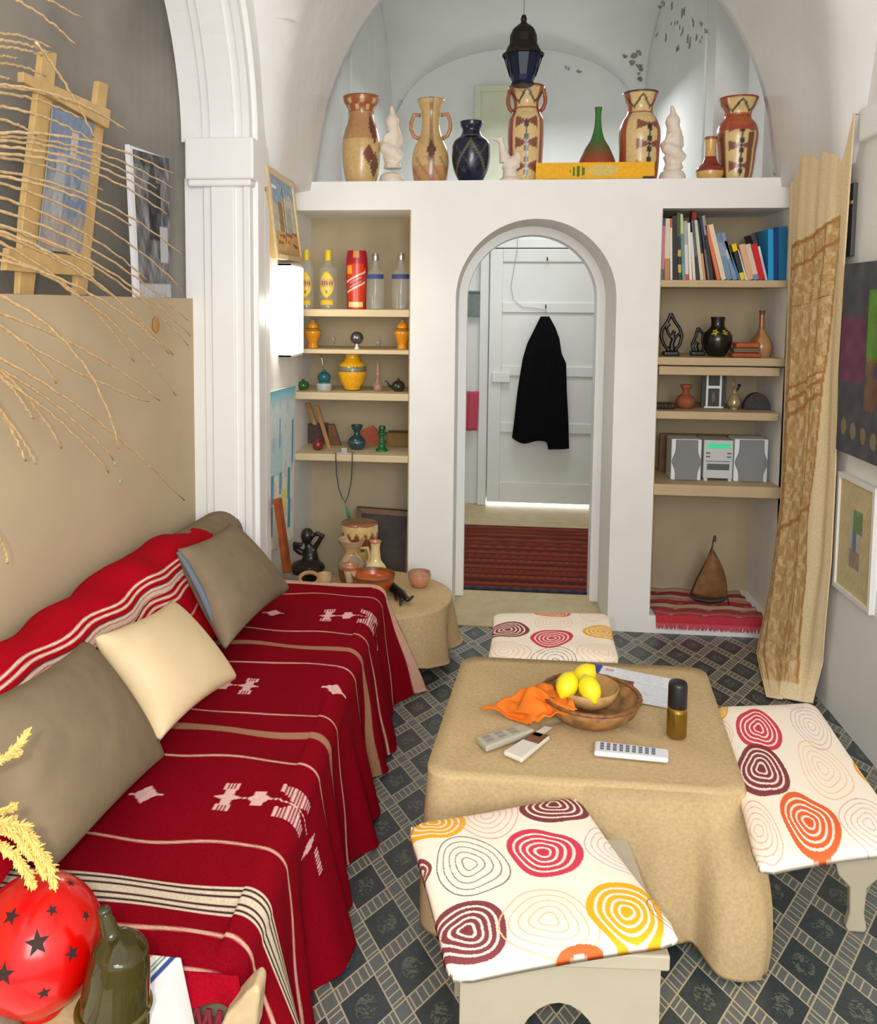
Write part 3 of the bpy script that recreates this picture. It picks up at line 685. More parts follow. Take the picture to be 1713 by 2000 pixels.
panel([c[0]+np.array([0, .03, -.01]), c[1], c[2], c[3]+np.array([0, .03, 0])], 80, bw, 'photograph', flatvc, t, 0, (.003, 0, 0))
mb = MB(); q = P(305, 635, X=-1.195); mb.ell(q, (.004, .03, .03)); tag(mb.build('wall_stain', mat('orange_stain', (196, 142, 76), .8), smooth=True), 'small orange round plug on the tan wall under the photo board', 'plug')
for (u, v, lb) in ((225, 905, 'upper of two small grey wall plugs on the tan wall'), (235, 940, 'lower of two small grey wall plugs on the tan wall')):
    q = P(u, v, X=-1.198); mb = MB(); mb.ell(q, (.003, .009, .009)); tag(mb.build('wall_plug', mat('grey_plug', (180, 178, 172), .8), smooth=True), lb, 'plug')

# ================================================================= SOFA
SF = -.415                                         # front edge of the seat
t = empty('sofa', (-.8, 2.4, 0), 'low built sofa under the red blanket along the left wall', 'sofa')
MB().box(-1.18, SF-.05, 1.50, 3.42, .06, .28).build('base', brown_wood, t, bevel=.01)
MB().box(-1.18, SF-.012, 1.44, 3.46, .28, .428).build('seat', taupe, t, bevel=.04, seg=5)
for x in (-1.12, SF-.12):
    for y in (1.56, 3.34): MB().box(x-.03, x+.03, y-.03, y+.03, 0, .06).build('leg', brown_wood, t, bevel=.004)
mb = MB(); pts = []; rs = []
for k in range(40):
    y = 1.35+2.1*k/39; pts.append((-1.085, y, float(np.interp(y, [1.3, 2.7, 3.0, 3.4], [.722, .715, .69, .67])))); rs.append(.095*min(1, math.sqrt(max(0.02, 1-max(0, (y-3.36)/.095)**2)))*(1.0 if k > 2 else .6+.15*k))
mb.tube(pts, rs, 28); mb.build('backrest', taupe, t, smooth=True)
# blanket on the seat ----------------------------------------------------------------
def combs(S, Y_, s0, y0, k=1.):
    """woven motif: flags, diamonds and combs running across the seat from s0"""
    a = (S-s0)*k; b = Y_-y0; m = np.zeros(S.shape)
    hatch = (np.sin(a*900) > -.25)
    m = np.maximum(m, ((np.abs(b) < .035) & (np.abs(a) < .008+.2*np.abs(b))) & (np.abs(b) < .034))       # small hourglass
    m = np.maximum(m, (np.abs(a)/.035+np.abs(b)/.016 < 1)); m = np.maximum(m, (np.abs(a) < .020) & (np.abs(np.abs(b)-.043) < .013) & hatch)
    m = np.maximum(m, (np.abs(a-.075)/.028+np.abs(b)/.028 < 1)); m = np.maximum(m, (np.abs(a-.075) < .014) & (np.abs(b) < .026))
    m = np.maximum(m, (np.abs(b) < .0035) & (a > -.03) & (a < .24) & (np.sin(a*500) > -.5))
    m = np.maximum(m, (np.abs(a-.165) < .006+.9*np.abs(b)) & (np.abs(b) < .032)& (np.abs(a-.165) < .04) & hatch)
    m = np.maximum(m, (np.abs(a-.165) < .045) & (np.abs(np.abs(b)-.046) < .018) & hatch)
    m = np.maximum(m, (np.abs(a-.27)/.012+np.abs(b)/.05 < 1)); m = np.maximum(m, (np.abs(a-.33) < .03) & (np.abs(b-.03) < .012) & hatch)
    return m.astype(float)
STR = [(3.462, .022, 1), (3.33, .004, 0), (2.945, .005, 0), (2.80, .016, 2), (2.655, .005, 0), (2.32, .004, 0), (2.21, .017, 2), (2.065, .005, 0), (1.722, .0045, 0), (1.46, .005, 0), (1.385, .004, 0)]
def blanket_col(S, Y_):
    img = base(S, (132, 6, 24))
    for y, h, k in STR:
        yw = y+.004*np.sin(S*23+y*5); d = np.abs(Y_-yw)
        img = put(img, np.clip((h-d)/.003+.5, 0, 1)*(1 if k != 2 else .9), (214, 170, 148) if k != 2 else (176, 140, 108))
    d = Y_-(1.555+.0*S); inb = np.abs(d) < .04
    ph = (d+.04)/.08; lines = np.isin((ph*13).astype(int), [0, 2, 3, 5, 6, 7, 9, 10, 12]); img = put(img, (inb & lines).astype(float), (222, 206, 180)); img = put(img, (inb & ~lines).astype(float), (70, 40, 48))
    M_ = combs(S, Y_, -.600, 1.895); M_ = np.maximum(M_, combs(S, Y_, -.595, 3.118)); M_ = np.maximum(M_, combs(-S, Y_, .72, 2.485))
    for s0, y0 in ((-.795, 1.882), (-.455, 2.50), (-.80, 3.11)):
        M_ = np.maximum(M_, ((np.abs(S-s0)/.03+np.abs(Y_-y0)/.034 < 1) | ((np.abs(Y_-y0) < .004) & (np.abs(S-s0) < .042))).astype(float))
    return put(img, M_, (232, 186, 182))
def seat_blanket():
    ys = np.arange(1.375, 3.487, .0033); ss = np.arange(-1.13, SF+.44, .004)
    S, Y_ = np.meshgrid(ss, ys, indexing='ij'); G = np.zeros(S.shape+(3,)); r = .055
    yn = (Y_-1.4)/2.1
    drop = np.clip(S-(SF-r), 0, None); arc = r*PI/2
    ang = np.clip(drop/r, 0, PI/2); x = np.where(drop <= 0, S, SF-r+r*np.sin(ang)); z = np.where(drop <= 0, .447, .447-r+r*np.cos(ang))
    dn = np.clip(drop-arc, 0, None)
    wav = .03*np.sin(Y_*13+.6)+.017*np.sin(Y_*29+1)+.01*np.sin(Y_*47)
    x = x+dn/.36*(.052+wav)+np.where(yn > .93, (yn-.93)*dn*2.6, 0)+np.where(yn < .12, (.12-yn)*dn*1.2, 0); z = z-dn*(.955+.03*np.sin(Y_*11+1))
    z = z+np.where(drop <= 0, .004*np.sin(Y_*9+S*6)+.003*np.sin(S*17+Y_*21), 0)
    z = z+np.clip((-.98-S)/.15, 0, 1)*.05
    z = np.maximum(z, .012)
    # near end sinks over the sofa's end
    e = np.clip((1.47-Y_)/.1, 0, 1); z = np.where(dn <= 0, z-.03*e**2, z)
    y = Y_+np.where(dn > 0, dn*.02*np.sin(Y_*17), 0)+np.where(yn > .97, dn*.0, 0)
    G[..., 0], G[..., 1], G[..., 2] = x, y, z
    o = grid('blanket', G, lin(blanket_col(S, Y_)), redcl, thick=.004, off=-1)
    tag(o, 'dark red striped blanket with white woven motifs over the sofa seat', 'blanket')
    return o
bl = seat_blanket()
# end flap with fringe, a part of the blanket
fl_ = []
U, V = np.meshgrid(np.linspace(0, 1, 40), np.linspace(0, 1, 30), indexing='ij'); G = np.zeros(U.shape+(3,))
xa = -.66+U*.24; G[..., 0] = xa+.02*V; G[..., 1] = 1.378-.025*V-.012*np.sin(U*14)*V; G[..., 2] = .438-.034*V-.01*U*V
grid('end_flap', G, lin(base(U, (148, 8, 28))), redcl, bl, thick=.004)
mb = MB()
for k in range(15):
    u_ = k/14; x = -.60+.14*u_; z = .402-.008*u_; pts = [(x+.02+.004*sin(k*3+i), 1.350-.004*i, z-(.008+.004*u_)*i) for i in range(6)]
    mb.tube(pts, [.004, .0045, .004, .0035, .003, .001], 6)
mb.build('fringe', mat('dark_red_fringe', (112, 14, 40), .9), bl, smooth=True)
# pale timber end seen below the fringe
mb = MB(); c = [P(u, v, Y=1.33) for u, v in ((420, 2030), (440, 1985), (478, 1942), (498, 1925), (508, 1938), (504, 1975), (498, 2030))]
mb.prism(c, (0, .05, 0)); c = None
o = mb.build('wooden_armrest', mat('limed_wood', (206, 180, 138), .6, var=.2, vs=18), t, bevel=.012, seg=3); o['label'] = 'pale timber end post'
# blanket over the backrest ----------------------------------------------------------
def back_blanket():
    ys = np.arange(1.38, 3.14, .006); ss = np.arange(0, .46, .0028); S, Y_ = np.meshgrid(ss, ys, indexing='ij')
    top = np.interp(Y_, [1.3, 1.8, 2.1, 2.4, 2.8, 3.04, 3.2], [.825, .825, .82, .83, .815, .775, .75])+.006*np.sin(Y_*19)
    cxx, r = -1.085, .103
    # path: from wall side over the roll and down to the seat
    a0 = PI*.78; ang = a0-np.clip(S/r, 0, a0-0); ang = np.maximum(ang, -.15)
    x = cxx+r*np.cos(ang); z = top-r+r*np.sin(ang)
    dn = np.clip(S-(a0+.15)*r, 0, None); z = z-dn*.95; x = x+dn*.55
    z = np.maximum(z, .462+.0*x); x = x+.006*np.sin(Y_*25+z*20)
    x = np.maximum(x, -1.193)
    G = np.stack([x, Y_+.012*np.sin(S*12), z], -1); img = base(S, (172, 10, 28))
    d = S-(.225+.02*np.sin(Y_*3)); inb = np.abs(d) < .058; ph = (d+.058)/.116; k = (ph*13).astype(int)
    
    ph2 = ph*13
    for c0, w0, cc in ((.5, .42, 0), (2.4, .42, 0), (4.3, .2, 1), (5.0, .5, 0), (6.5, .8, 0), (8.0, .5, 0), (8.7, .2, 1), (10.6, .42, 0), (12.5, .42, 0)): img = put(img, np.clip((w0-np.abs(ph2-c0))/.25+.5, 0, 1), (226, 206, 184) if cc == 0 else (60, 50, 56))
    img = put(img, (np.abs(S-.36) < .004).astype(float), (206, 150, 140))
    tag(grid('blanket', G, lin(img), redcl, thick=.004, off=-1), 'bright red blanket with a broad cream stripe over the sofa backrest', 'blanket')
back_blanket()
# pillows -----------------------------------------------------------------------------
def pillow(name, c, thick, material, label, n=44, pinch=.10, flip=1, seed=0):
    """c: four world corners in order"""
    c = [np.array(q, float) for q in c]; U, V = np.meshgrid(np.linspace(0, 1, n), np.linspace(0, 1, n), indexing='ij')
    a, b = U*2-1, V*2-1; a2 = a*(1-pinch*(1-b*b)*np.abs(a)**3*1.0)*1; b2 = b*(1-pinch*(1-a*a)*np.abs(b)**3)
    u, v = (a2+1)/2, (b2+1)/2
    G = ((1-u)*(1-v))[..., None]*c[0]+(u*(1-v))[..., None]*c[1]+(u*v)[..., None]*c[2]+((1-u)*v)[..., None]*c[3]
    nrm = np.cross(c[1]-c[3], c[2]-c[0]); nrm = nrm/np.linalg.norm(nrm)*flip
    pr = np.power(np.clip((1-a*a)*(1-b*b), 0, 1), .38); wr = .06*noise2(U, V, 14, seed)+.03*noise2(U, V, 30, seed+1)
    F_ = G+(thick*.5*pr*(1+wr))[..., None]*nrm; B_ = G-(thick*.5*pr)[..., None]*nrm
    o = closed_pad(name, F_, B_, np.ones(F_.shape)*.5, material); tag(o, label, 'pillow'); return o
pillow('throw_pillow', [P(347, 1072, X=-1.0), P(449, 1022, X=-.97), P(566, 1152, X=-.76), P(440, 1270, X=-.80)], .15, taupe, 'taupe throw pillow at the far end of the sofa', seed=2)
pillow('throw_pillow', [P(184, 1243, X=-.93), P(334, 1173, X=-.92), P(463, 1325, X=-.70), P(312, 1448, X=-.775)], .14, beigec, 'beige throw pillow between the two taupe ones on the sofa', seed=5)
pillow('throw_pillow', [P(-110, 1400, X=-.90), P(165, 1250, X=-.97), P(320, 1480, X=-.80), P(92, 1712, X=-.80)], .17, taupe, 'taupe throw pillow at the near end of the sofa, biggest in view', seed=9)

mb = MB(); ep = [P(347, 1078, X=-.985), P(368, 1110, X=-.955), P(392, 1155, X=-.91), P(418, 1215, X=-.86), P(438, 1264, X=-.815)]
mb.tube(ep, [.006, .010, .011, .010, .006], 8); zp = mb.build('piping', mat('blue_grey_piping', (104, 118, 130), .9), bpy.data.objects['throw_pillow'], smooth=True); zp['label'] = 'blue grey edge of the pillow'

# ================================================================= ROUND SIDE TABLE with burlap
cx, cy, R, zt = -.50, 3.83, .335, .30
t = empty('side_table', (cx, cy, 0), 'low round table under burlap between sofa and partition', 'table')
MB().lathe((cx, cy, 0), [(R-.02, zt-.03), (R-.01, zt-.028), (R-.01, zt-.008), (R-.02, zt-.006)], 40).build('tabletop', brown_wood, t)
for k in range(3):
    a = k*2.1+.4; MB().tube([(cx+.25*cos(a), cy+.25*sin(a), 0), (cx+.2*cos(a), cy+.2*sin(a), zt-.03)], .016, 10).build('leg', mat('blue_metal_leg', (40, 110, 160), .5), t, smooth=True)
TH, V = np.meshgrid(np.linspace(0, 2*PI, 181), np.linspace(0, 1, 60), indexing='ij'); s = V*(R+.27)
dn = np.clip(s-R, 0, None); rr = np.minimum(s, R)+dn*(.10+.10*np.sin(TH*7)+.05*np.sin(TH*13+1)); zz = np.where(s < R-.02, zt+.0, zt-dn*.95-.004)+.003*np.sin(TH*5)*np.minimum(s/R, 1)
X_ = cx+rr*np.cos(TH); Y2 = cy+rr*np.sin(TH)
X_ = np.maximum(X_, -.98+.0*X_); Y2 = np.minimum(Y2, YP-.01+.0*Y2); Y2 = np.where(X_ < SF+.08, np.maximum(Y2, 3.505), Y2)
zz = np.maximum(zz, .075+.015*np.sin(TH*4))
weldm(tag(grid('burlap_cover', np.stack([X_, Y2, zz], -1), None, burlap, thick=.004, off=1), 'tan burlap cover draped over the round side table', 'tablecloth'))
ZT = zt+.006
def sc(Y): return mpp(Y)
# items on the side table
def claypaint(TH, T):
    img = base(TH, (206, 170, 112)); img = put(img, ((T > .3) & (T < .62) & (np.sin(TH*9) > 0)).astype(float), (150, 84, 44)); img = put(img, (T > .95).astype(float), (150, 84, 44)); return img
def drumpaint(TH, T):
    img = base(TH, (206, 176, 116)); z = (.80+.06*np.cos(TH*14)); img = put(img, ((T < z) & (T > .50)).astype(float), (128, 74, 40)); img = put(img, ((T > .5) & (T < .62) & (np.sin(TH*14) > .3)).astype(float), (206, 176, 116)); img = put(img, (T > .985).astype(float), (140, 86, 54)); return img
o, _ = pot('clay_drum', 702, ZT, 1020, 4.06, [(0, 20), (.1, 24), (.3, 20), (.45, 28), (.7, 37), (.9, 38), (1, 37)], drumpaint, hollow=False, label='wide striped clay drum, tallest pot standing on the round side table', cat='drum')
def jugp(TH, T):
    img = base(TH, (196, 160, 110)); img = put(img, (np.abs(T-.5-.1*np.sin(TH*3)) < .12).astype(float)*.7, (128, 124, 112)); img = put(img, (T > .9).astype(float)*.6, (150, 140, 130)); img = put(img, ((T < .35) & (np.abs(np.sin(TH*2.5)) > .6)).astype(float)*.8, (126, 60, 36)); return img
o, jx = pot('clay_jug', 686, ZT, 1052, 3.93, [(0, 20), (.1, 24), (.3, 27), (.45, 28), (.55, 22), (.68, 14), (.78, 17), (.9, 25), (1, 29)], jugp, label='brown glazed jug with flared mouth in front of the clay drum', cat='jug')
mb = MB(); q = P(716, 1075, Y=3.93); mb.tube([(q[0]-.035, 3.93, q[2]+.01), (q[0]+.005, 3.93, q[2]+.012), (q[0]+.015, 3.93, q[2]-.03), (q[0]+.0, 3.93, q[2]-.08), (q[0]-.03, 3.93, q[2]-.095)], .008, 8)
hd = mb.build('handle', mat('tan_glaze', (206, 170, 120), .35, var=.1, vs=30), o, smooth=True)
hd.parent = o
def cream(c1, c2=None, t0=.9):
    def f_(TH, T):
        img = base(TH, c1)
        if c2: img = put(img, (T > t0).astype(float), c2)
        return img
    return f_
pot('clay_bottle', 733, ZT, 1056, 3.93, [(0, 20), (.1, 26), (.25, 27), (.42, 20), (.55, 12), (.7, 10), (.85, 9), (.96, 11), (1, 12)], cream((222, 200, 146), (206, 130, 100), .95), label='cream long necked clay bottle standing behind the orange bowl', cat='bottle')
pot('clay_bowl', 729, ZT, 1120, 3.78, [(0, 24), (.3, 34), (.7, 42), (1, 45)], lambda TH, T: put(base(TH, (186, 84, 34)), (T > .85).astype(float), (120, 80, 40)), label='orange glazed bowl on the round side table', cat='bowl')
pot('clay_goblet', 684, ZT, 1104, 3.80, [(0, 12), (.05, 14), (.15, 6), (.45, 9), (.8, 14), (.95, 18), (1, 19)], cream((224, 196, 150), (186, 120, 90), .85), label='small cream goblet standing left of the orange bowl', cat='goblet')
pot('clay_dish', 819, ZT, 1116, 3.93, [(0, 14), (.3, 20), (.7, 23), (1, 22)], cream((206, 140, 106), (170, 140, 112), .8), label='pink clay lidded dish at the right edge of the burlap table', cat='dish')
pot('clay_cup', 634, ZT, 1120, 3.90, [(0, 12), (.4, 16), (1, 15)], cream((218, 180, 138)), label='small pale clay cup right of the clay ring on the side table', cat='cup')
mb = MB(); q = P(604, 1130, Y=3.88)
mb.tube([(q[0]+.045*cos(a), 3.88+.045*sin(a)*.5, ZT+.026+.022*sin(a)) for a in np.linspace(0, 2*PI, 24)], .010, 8)
tag(mb.build('clay_ring', mat('tan_clay', (196, 150, 96), .5, var=.1, vs=30), smooth=True), 'tan clay ring ornament on the side table before the dark figure', 'ornament')
# small dark animal figurine lying on the burlap
mb = MB(); Zs = ZT
pp = [P(u, v, Z=Zs+.02) for u, v in ((757, 1135), (770, 1150), (785, 1160), (797, 1172), (803, 1168))]
mb.tube(pp[:4], [.018, .022, .02, .01], 10); mb.tube([pp[3], pp[4], P(808, 1163, Z=Zs+.03)], [.01, .008, .005], 8)
mb.ell(P(752, 1118, Z=Zs+.03), (.016, .016, .02)); mb.tube([pp[1], P(775, 1172, Z=Zs+.005)], [.01, .006], 8); mb.tube([pp[2], P(782, 1182, Z=Zs+.005)], [.01, .006], 8)
tag(blob('lizard_figurine', mb, black_wood, voxel=.004), 'small black animal figurine on the burlap beside the orange bowl', 'figurine')
# dark figure with raised arms
def figure():
    Y = 4.06; s = mpp(Y)
    def q(u, v, dy=0): p = P(u, v, Y=Y); p[1] += dy; return p
    mb = MB(); zb = ZT
    mb.tube([q(604, 1132), q(604, 1112), q(607, 1092), q(605, 1078)], [.050, .052, .040, .036], 12)
    mb.tube([q(605, 1078), q(603, 1068), q(600, 1060)], [.034, .02, .017], 10)
    mb.ell(q(600, 1046), (.033, .036, .038))
    mb.tube([q(590, 1080), q(578, 1070, -.01), q(577, 1060, -.02), q(592, 1062, -.03)], [.018, .016, .014, .012], 8)
    mb.tube([q(610, 1078), q(624, 1056, -.01), q(632, 1044, -.01), q(622, 1040, -.01), q(606, 1048, -.01)], [.016, .013, .013, .012, .010], 8)
    p0 = q(604, 1132); mb.ell((p0[0], Y-.03, zb+.035), (.085, .075, .035)); mb.tube([(p0[0]-.06, Y-.07, zb+.03), (p0[0]+.02, Y-.09, zb+.03), (p0[0]+.07, Y-.05, zb+.028)], [.026, .028, .024], 8)
    tag(blob('kneeling_statuette', mb, mat('dark_bronze', (44, 32, 28), .35, var=.3, vs=30), voxel=.006), 'dark kneeling figure with arms raised behind its head, on the side table', 'statuette')
figure()
mb = MB(); mb.prism([P(u, v, X=-.92) for u, v in ((533, 975), (541, 972), (562, 1118), (552, 1120))], (.02, .01, 0))
tag(mb.build('wooden_stick', mat('orange_stained_wood', (184, 92, 44), .5, var=.25, vs=15), bevel=.004), 'orange brown wooden stick leaning on the wall beside the dark figure', 'stick')
# dark board leaning in the left niche
mb = MB(); c = [P(697, 990, Y=4.6), P(800, 998, Y=4.6), P(800, 1115, Y=4.5), P(697, 1115, Y=4.5)]
c[2][2] = c[3][2] = .10; t = empty('leaning_board', c[3], 'dark brown board leaning inside the bottom of the left niche', 'board')
c[1][0] = c[2][0] = -.415
slab(c, (0, .02, 0), 'board', dark_wood, t); frame(c, .03, (0, -.012, 0), 'frame', brown_wood, t)

# ================================================================= LEFT NICHE CONTENTS
Yn = 4.42
def dress(label, cat, group=None): return dict(label=label, cat=cat, group=group)
def bottle(u, vtop, hw, kind, label, neck=.22, Y=Yn):
    z = SL[1]; s = mpp(Y)
    if kind == 'gin':
        o, x = pot('liquor_bottle', u, z, vtop+18, Y, [(0, hw), (.03, hw), (.75, hw), (.82, hw*.95), (.9, hw*.5), (1, hw*.33)], None, glassm, hollow=False, n=32, rows=40)
        ztop = P(u, vtop, Y=Y)[2]; zc = P(u, vtop+20, Y=Y)[2]
        MB().lathe((x, Y, zc), [(hw*.36*s, 0), (hw*.36*s, ztop-zc), (.001, ztop-zc+.001)], 20).build('cap', mat('yellow_cap', (236, 206, 40), .4), o, smooth=False)
        Hb = P(u, 525, Y=Y)[2]-z; r = hw*s+.0015
        A_, B2 = np.meshgrid(np.linspace(0, 1, 24), np.linspace(0, 2*PI, 49), indexing='ij')
        TH = A_*.88*np.cos(B2); V = .60+A_*.33*np.sin(B2)*(1-.25*np.abs(np.cos(B2)))
        G = np.stack([x+r*np.sin(TH), Y-r*np.cos(TH), z+Hb*V], -1)
        img = base(TH, (244, 212, 60)); img = put(img, (A_ > .93).astype(float), (226, 180, 40)); img = put(img, (np.abs(V-.64) < .10).astype(float)*.5, (214, 140, 50)); img = put(img, ((np.abs(V-.64) < .05) & (np.sin(TH*24) > -.3) & (np.abs(TH) < .7)).astype(float), (130, 62, 40))
        img = put(img, ((np.abs(V-.42) < .035) & (np.abs(TH) < .12)).astype(float), (150, 100, 40))
        grid('label', G, lin(img), flatvc, o)
        TH, V = np.meshgrid(np.linspace(-.7, .7, 50), np.linspace(.10, .24, 12), indexing='ij'); G = np.stack([x+r*np.sin(TH), Y-r*np.cos(TH), z+Hb*V], -1)
        img = base(TH, (240, 196, 50)); img = put(img, ((V > .205) & (np.sin(TH*28) > -.1)).astype(float), (190, 80, 40)); grid('lower_label', G, lin(img), flatvc, o)
    else:
        o, x = pot('liquor_bottle', u, z, vtop+14, Y, [(0, hw), (.03, hw), (.6, hw), (.74, hw*.9), (.84, hw*.42), (.9, hw*.28), (1, hw*.27)], None, glassm, hollow=False, n=32, rows=44)
        zc, ztop = P(u, vtop+14, Y=Y)[2], P(u, vtop, Y=Y)[2]
        MB().lathe((x, Y, zc), [(hw*.34*s, 0), (hw*.36*s, (ztop-zc)*.6), (hw*.3*s, ztop-zc), (.001, ztop-zc+.001)], 20).build('cap', metalm, o)
        TH, V = np.meshgrid(np.linspace(-1.2, 1.2, 40), np.linspace(0, 1, 10), indexing='ij'); z0, z1 = P(u, 545, Y=Y)[2], P(u, 536, Y=Y)[2]
        r = hw*s*.985+.0015; G = np.stack([x+r*np.sin(TH), Y-r*np.cos(TH), z0+(z1-z0)*V], -1)
        img = base(TH, (64, 78, 130)); grid('label', G, lin(img), flatvc, o)
    tag(o, label, 'bottle', 'bottles on the top left shelf')
bottle(599, 488, 15, 'gin', 'clear liquor bottle with yellow cap and label, nearest the wall lamp')
bottle(641, 489, 18, 'gin', 'clear liquor bottle with yellow cap and label, next to the red tin')
bottle(733, 495, 18, 'vodka', 'clear round shouldered bottle directly right of the red tin')
bottle(783, 494, 18, 'vodka', 'clear round shouldered bottle at the right end of the top shelf')
def tinp(TH, T):
    img = base(TH, (176, 22, 40)); img = put(img, ((T < .78) & (np.abs(TH-.1) < 1.0-.25*(T > .7))).astype(float), (214, 56, 20)); img = put(img, ((T > .6) & (T < .74) & (TH > -.9) & (TH < -.3)).astype(float), (250, 170, 40))
    d = T-.46-.09*TH; img = put(img, ((np.abs(d) < .10) & (np.abs(TH) < 1)).astype(float), (196, 60, 50)); img = put(img, ((np.abs(np.abs(d)-.09) < .016) & (np.abs(TH) < 1)).astype(float), (240, 214, 200))
    img = put(img, ((np.abs(np.abs(d)-.035) < .012) & (np.abs(TH) < .6)).astype(float)*.7, (236, 190, 180)); img = put(img, ((T < .13) & (T > .04) & (np.abs(TH) < .8)).astype(float), (240, 224, 150)); img = put(img, ((T > .88) & (np.abs(TH-.05) < .3)).astype(float), (206, 150, 80)); return img
pot('whisky_tin', 697, SL[1], 490, Yn+.03, [(0, 19), (.02, 19), (.98, 19), (1, 18.5)], tinp, vcmat('printed_tin', .3, .6), hollow=False, label='red printed cylindrical tin among the clear bottles', cat='tin')
# shelf 2
def orangejar(u, label):
    pt = lambda TH, T: put(put(base(TH, (226, 146, 28)), ((np.abs(T-.60) < .02) | (np.abs(T-.66) < .015)).astype(float), (110, 90, 40)), (T > .9).astype(float), (130, 140, 130))
    o, x = pot('lidded_jar', u, SL[2], 622, Yn, [(0, 10), (.05, 10.5), (.12, 9), (.3, 12), (.55, 16.5), (.62, 15), (.68, 11), (.75, 11), (.84, 8), (.9, 4), (.95, 5.5), (1, 2)], pt, hollow=False)
    tag(o, label, 'jar', 'orange lidded jars')
orangejar(611, 'small orange lidded jar at the left end of the thin shelf'); orangejar(786, 'small orange lidded jar at the right end of the thin shelf')
def lantern_drop(u, v0, v1, w, label):
    a, b = P(u, v0, Y=4.36), P(u, v1, Y=4.36); H = a[2]-b[2]; s = mpp(4.36)
    mb = MB(); zb = max(b[2], 0); mb.lathe((a[0], 4.36, b[2]), [(.001, 0), (w*s*.5, H*.2), (w*s, H*.45), (w*s*.7, H*.62), (w*s*.25, H*.75), (w*s*.3, H*.85), (.001, H)], 16)
    return tag(mb.build('glass_pendant', mat('smoky_glass', (170, 160, 160), .1, trans=.5, spec=.8), smooth=True), label, 'ornament')
for u, v0, v1, w, lb in ((651, 650, 673, 5, 'tiny pear shaped glass ornament right of the left orange jar'), (739, 656, 681, 5.5, 'tiny dark glass drop ornament left of the right orange jar')):
    o = lantern_drop(u, v0, v1, w, lb)
    mb = MB(); q = P(u, v1, Y=4.36); mb.tube([(q[0], 4.36, SL[2]), (q[0], 4.36, q[2]+.006)], .0012, 6); o2 = mb.build('stand', metalm, o)
t = empty('ball_lamp', (P(697, 683, Y=4.36)[0], 4.36, SL[2]), 'small silver globe on a stubby foot in the middle of the thin shelf', 'ornament')
mb = MB(); q = P(697, 660, Y=4.36); r_ = 13*mpp(4.36); mb.ell((q[0], 4.36, q[2]), (r_, r_, r_), 28, 18); mb.build('globe', mat('mercury_glass', (150, 152, 156), .18, metal=.85, var=.4, vs=25), t, smooth=True)
mb = MB(); mb.lathe((q[0], 4.36, SL[2]), [(.014, 0), (.012, .006), (.006, .012), (.008, q[2]-r_-SL[2]+.006)], 16); mb.build('foot', whitepl, t, smooth=True)
# shelf 3
def yv(TH, T):
    img = base(TH, (238, 172, 20)); d = np.abs(T-.56-.0*TH); z = .062+.018*np.cos(TH*24); img = put(img, (d < z).astype(float), (92, 104, 84)); img = put(img, (d < z*.45).astype(float), (128, 122, 110)); img = put(img, (T > .96).astype(float), (70, 90, 40)); img = put(img, (T < .03).astype(float), (90, 100, 50)); return img
o, x = pot('yellow_vase', 688, SL[3], 686, 4.42, [(0, 14), (.04, 15), (.2, 22), (.42, 28), (.58, 28), (.68, 25), (.76, 18), (.82, 15), (.93, 15), (1, 17)], yv, label='large yellow glazed vase with a grey green band in the left niche', cat='vase')
pot('green_teapot', 592, SL[3], 740, 4.40, [(0, 6), (.15, 10), (.4, 13), (.65, 11), (.78, 7), (.82, 3), (.9, 3.5), (1, 1)], plain((44, 92, 40)), hollow=False, label='small round green pot at the left end of the yellow vase shelf', cat='pot')
o, x = pot('teal_bottle', 633, SL[3]+.0, 722, 4.40, [(0, 14), (.06, 15), (.2, 16), (.34, 15), (.38, 11), (.5, 12), (.7, 13), (.82, 10), (.92, 4), (1, 3)], lambda TH, T: put(base(TH, (22, 92, 100)), (T < .37).astype(float), (176, 180, 182)), hollow=False, label='teal glass sprinkler flask in a silver cup, left of the yellow vase', cat='flask')
q = P(633, 722, Y=4.40); s4 = mpp(4.4); mb = MB(); mb.tube([(x, 4.4, q[2]-.01), (x-.008, 4.4, q[2]+.03), (x-.012, 4.4, q[2]+.06), (x-.022, 4.4, q[2]+.075)], [.004, .003, .0035, .002], 8)
mb.build('neck', metalm, o, smooth=True)
pot('tall_perfume_bottle', 738, SL[3], 706, 4.40, [(0, 5), (.08, 8), (.2, 9), (.32, 5), (.42, 2.5), (.55, 4), (.7, 3), (.85, 2.5), (1, 1)], None, mat('pink_glass', (226, 190, 180), .06, trans=.7, spec=.8), hollow=False, n=24, label='slim tall pinkish glass perfume bottle right of the yellow vase', cat='bottle')
o, x = pot('dark_teapot', 778, SL[3], 739, 4.42, [(0, 8), (.15, 12), (.4, 13.5), (.65, 11), (.78, 7), (.84, 3), (.9, 3), (1, 1)], plain((44, 42, 36)), hollow=False, label='small dark teapot at the right end of the yellow vase shelf', cat='teapot')
mb = MB(); mb.tube([(x-.02, 4.42, SL[3]+.02), (x-.045, 4.41, SL[3]+.028), (x-.055, 4.40, SL[3]+.05), (x-.068, 4.40, SL[3]+.055)], [.008, .006, .004, .003], 8); mb.build('spout', mat('dark_pewter', (60, 58, 52), .35, metal=.6), o, smooth=True)
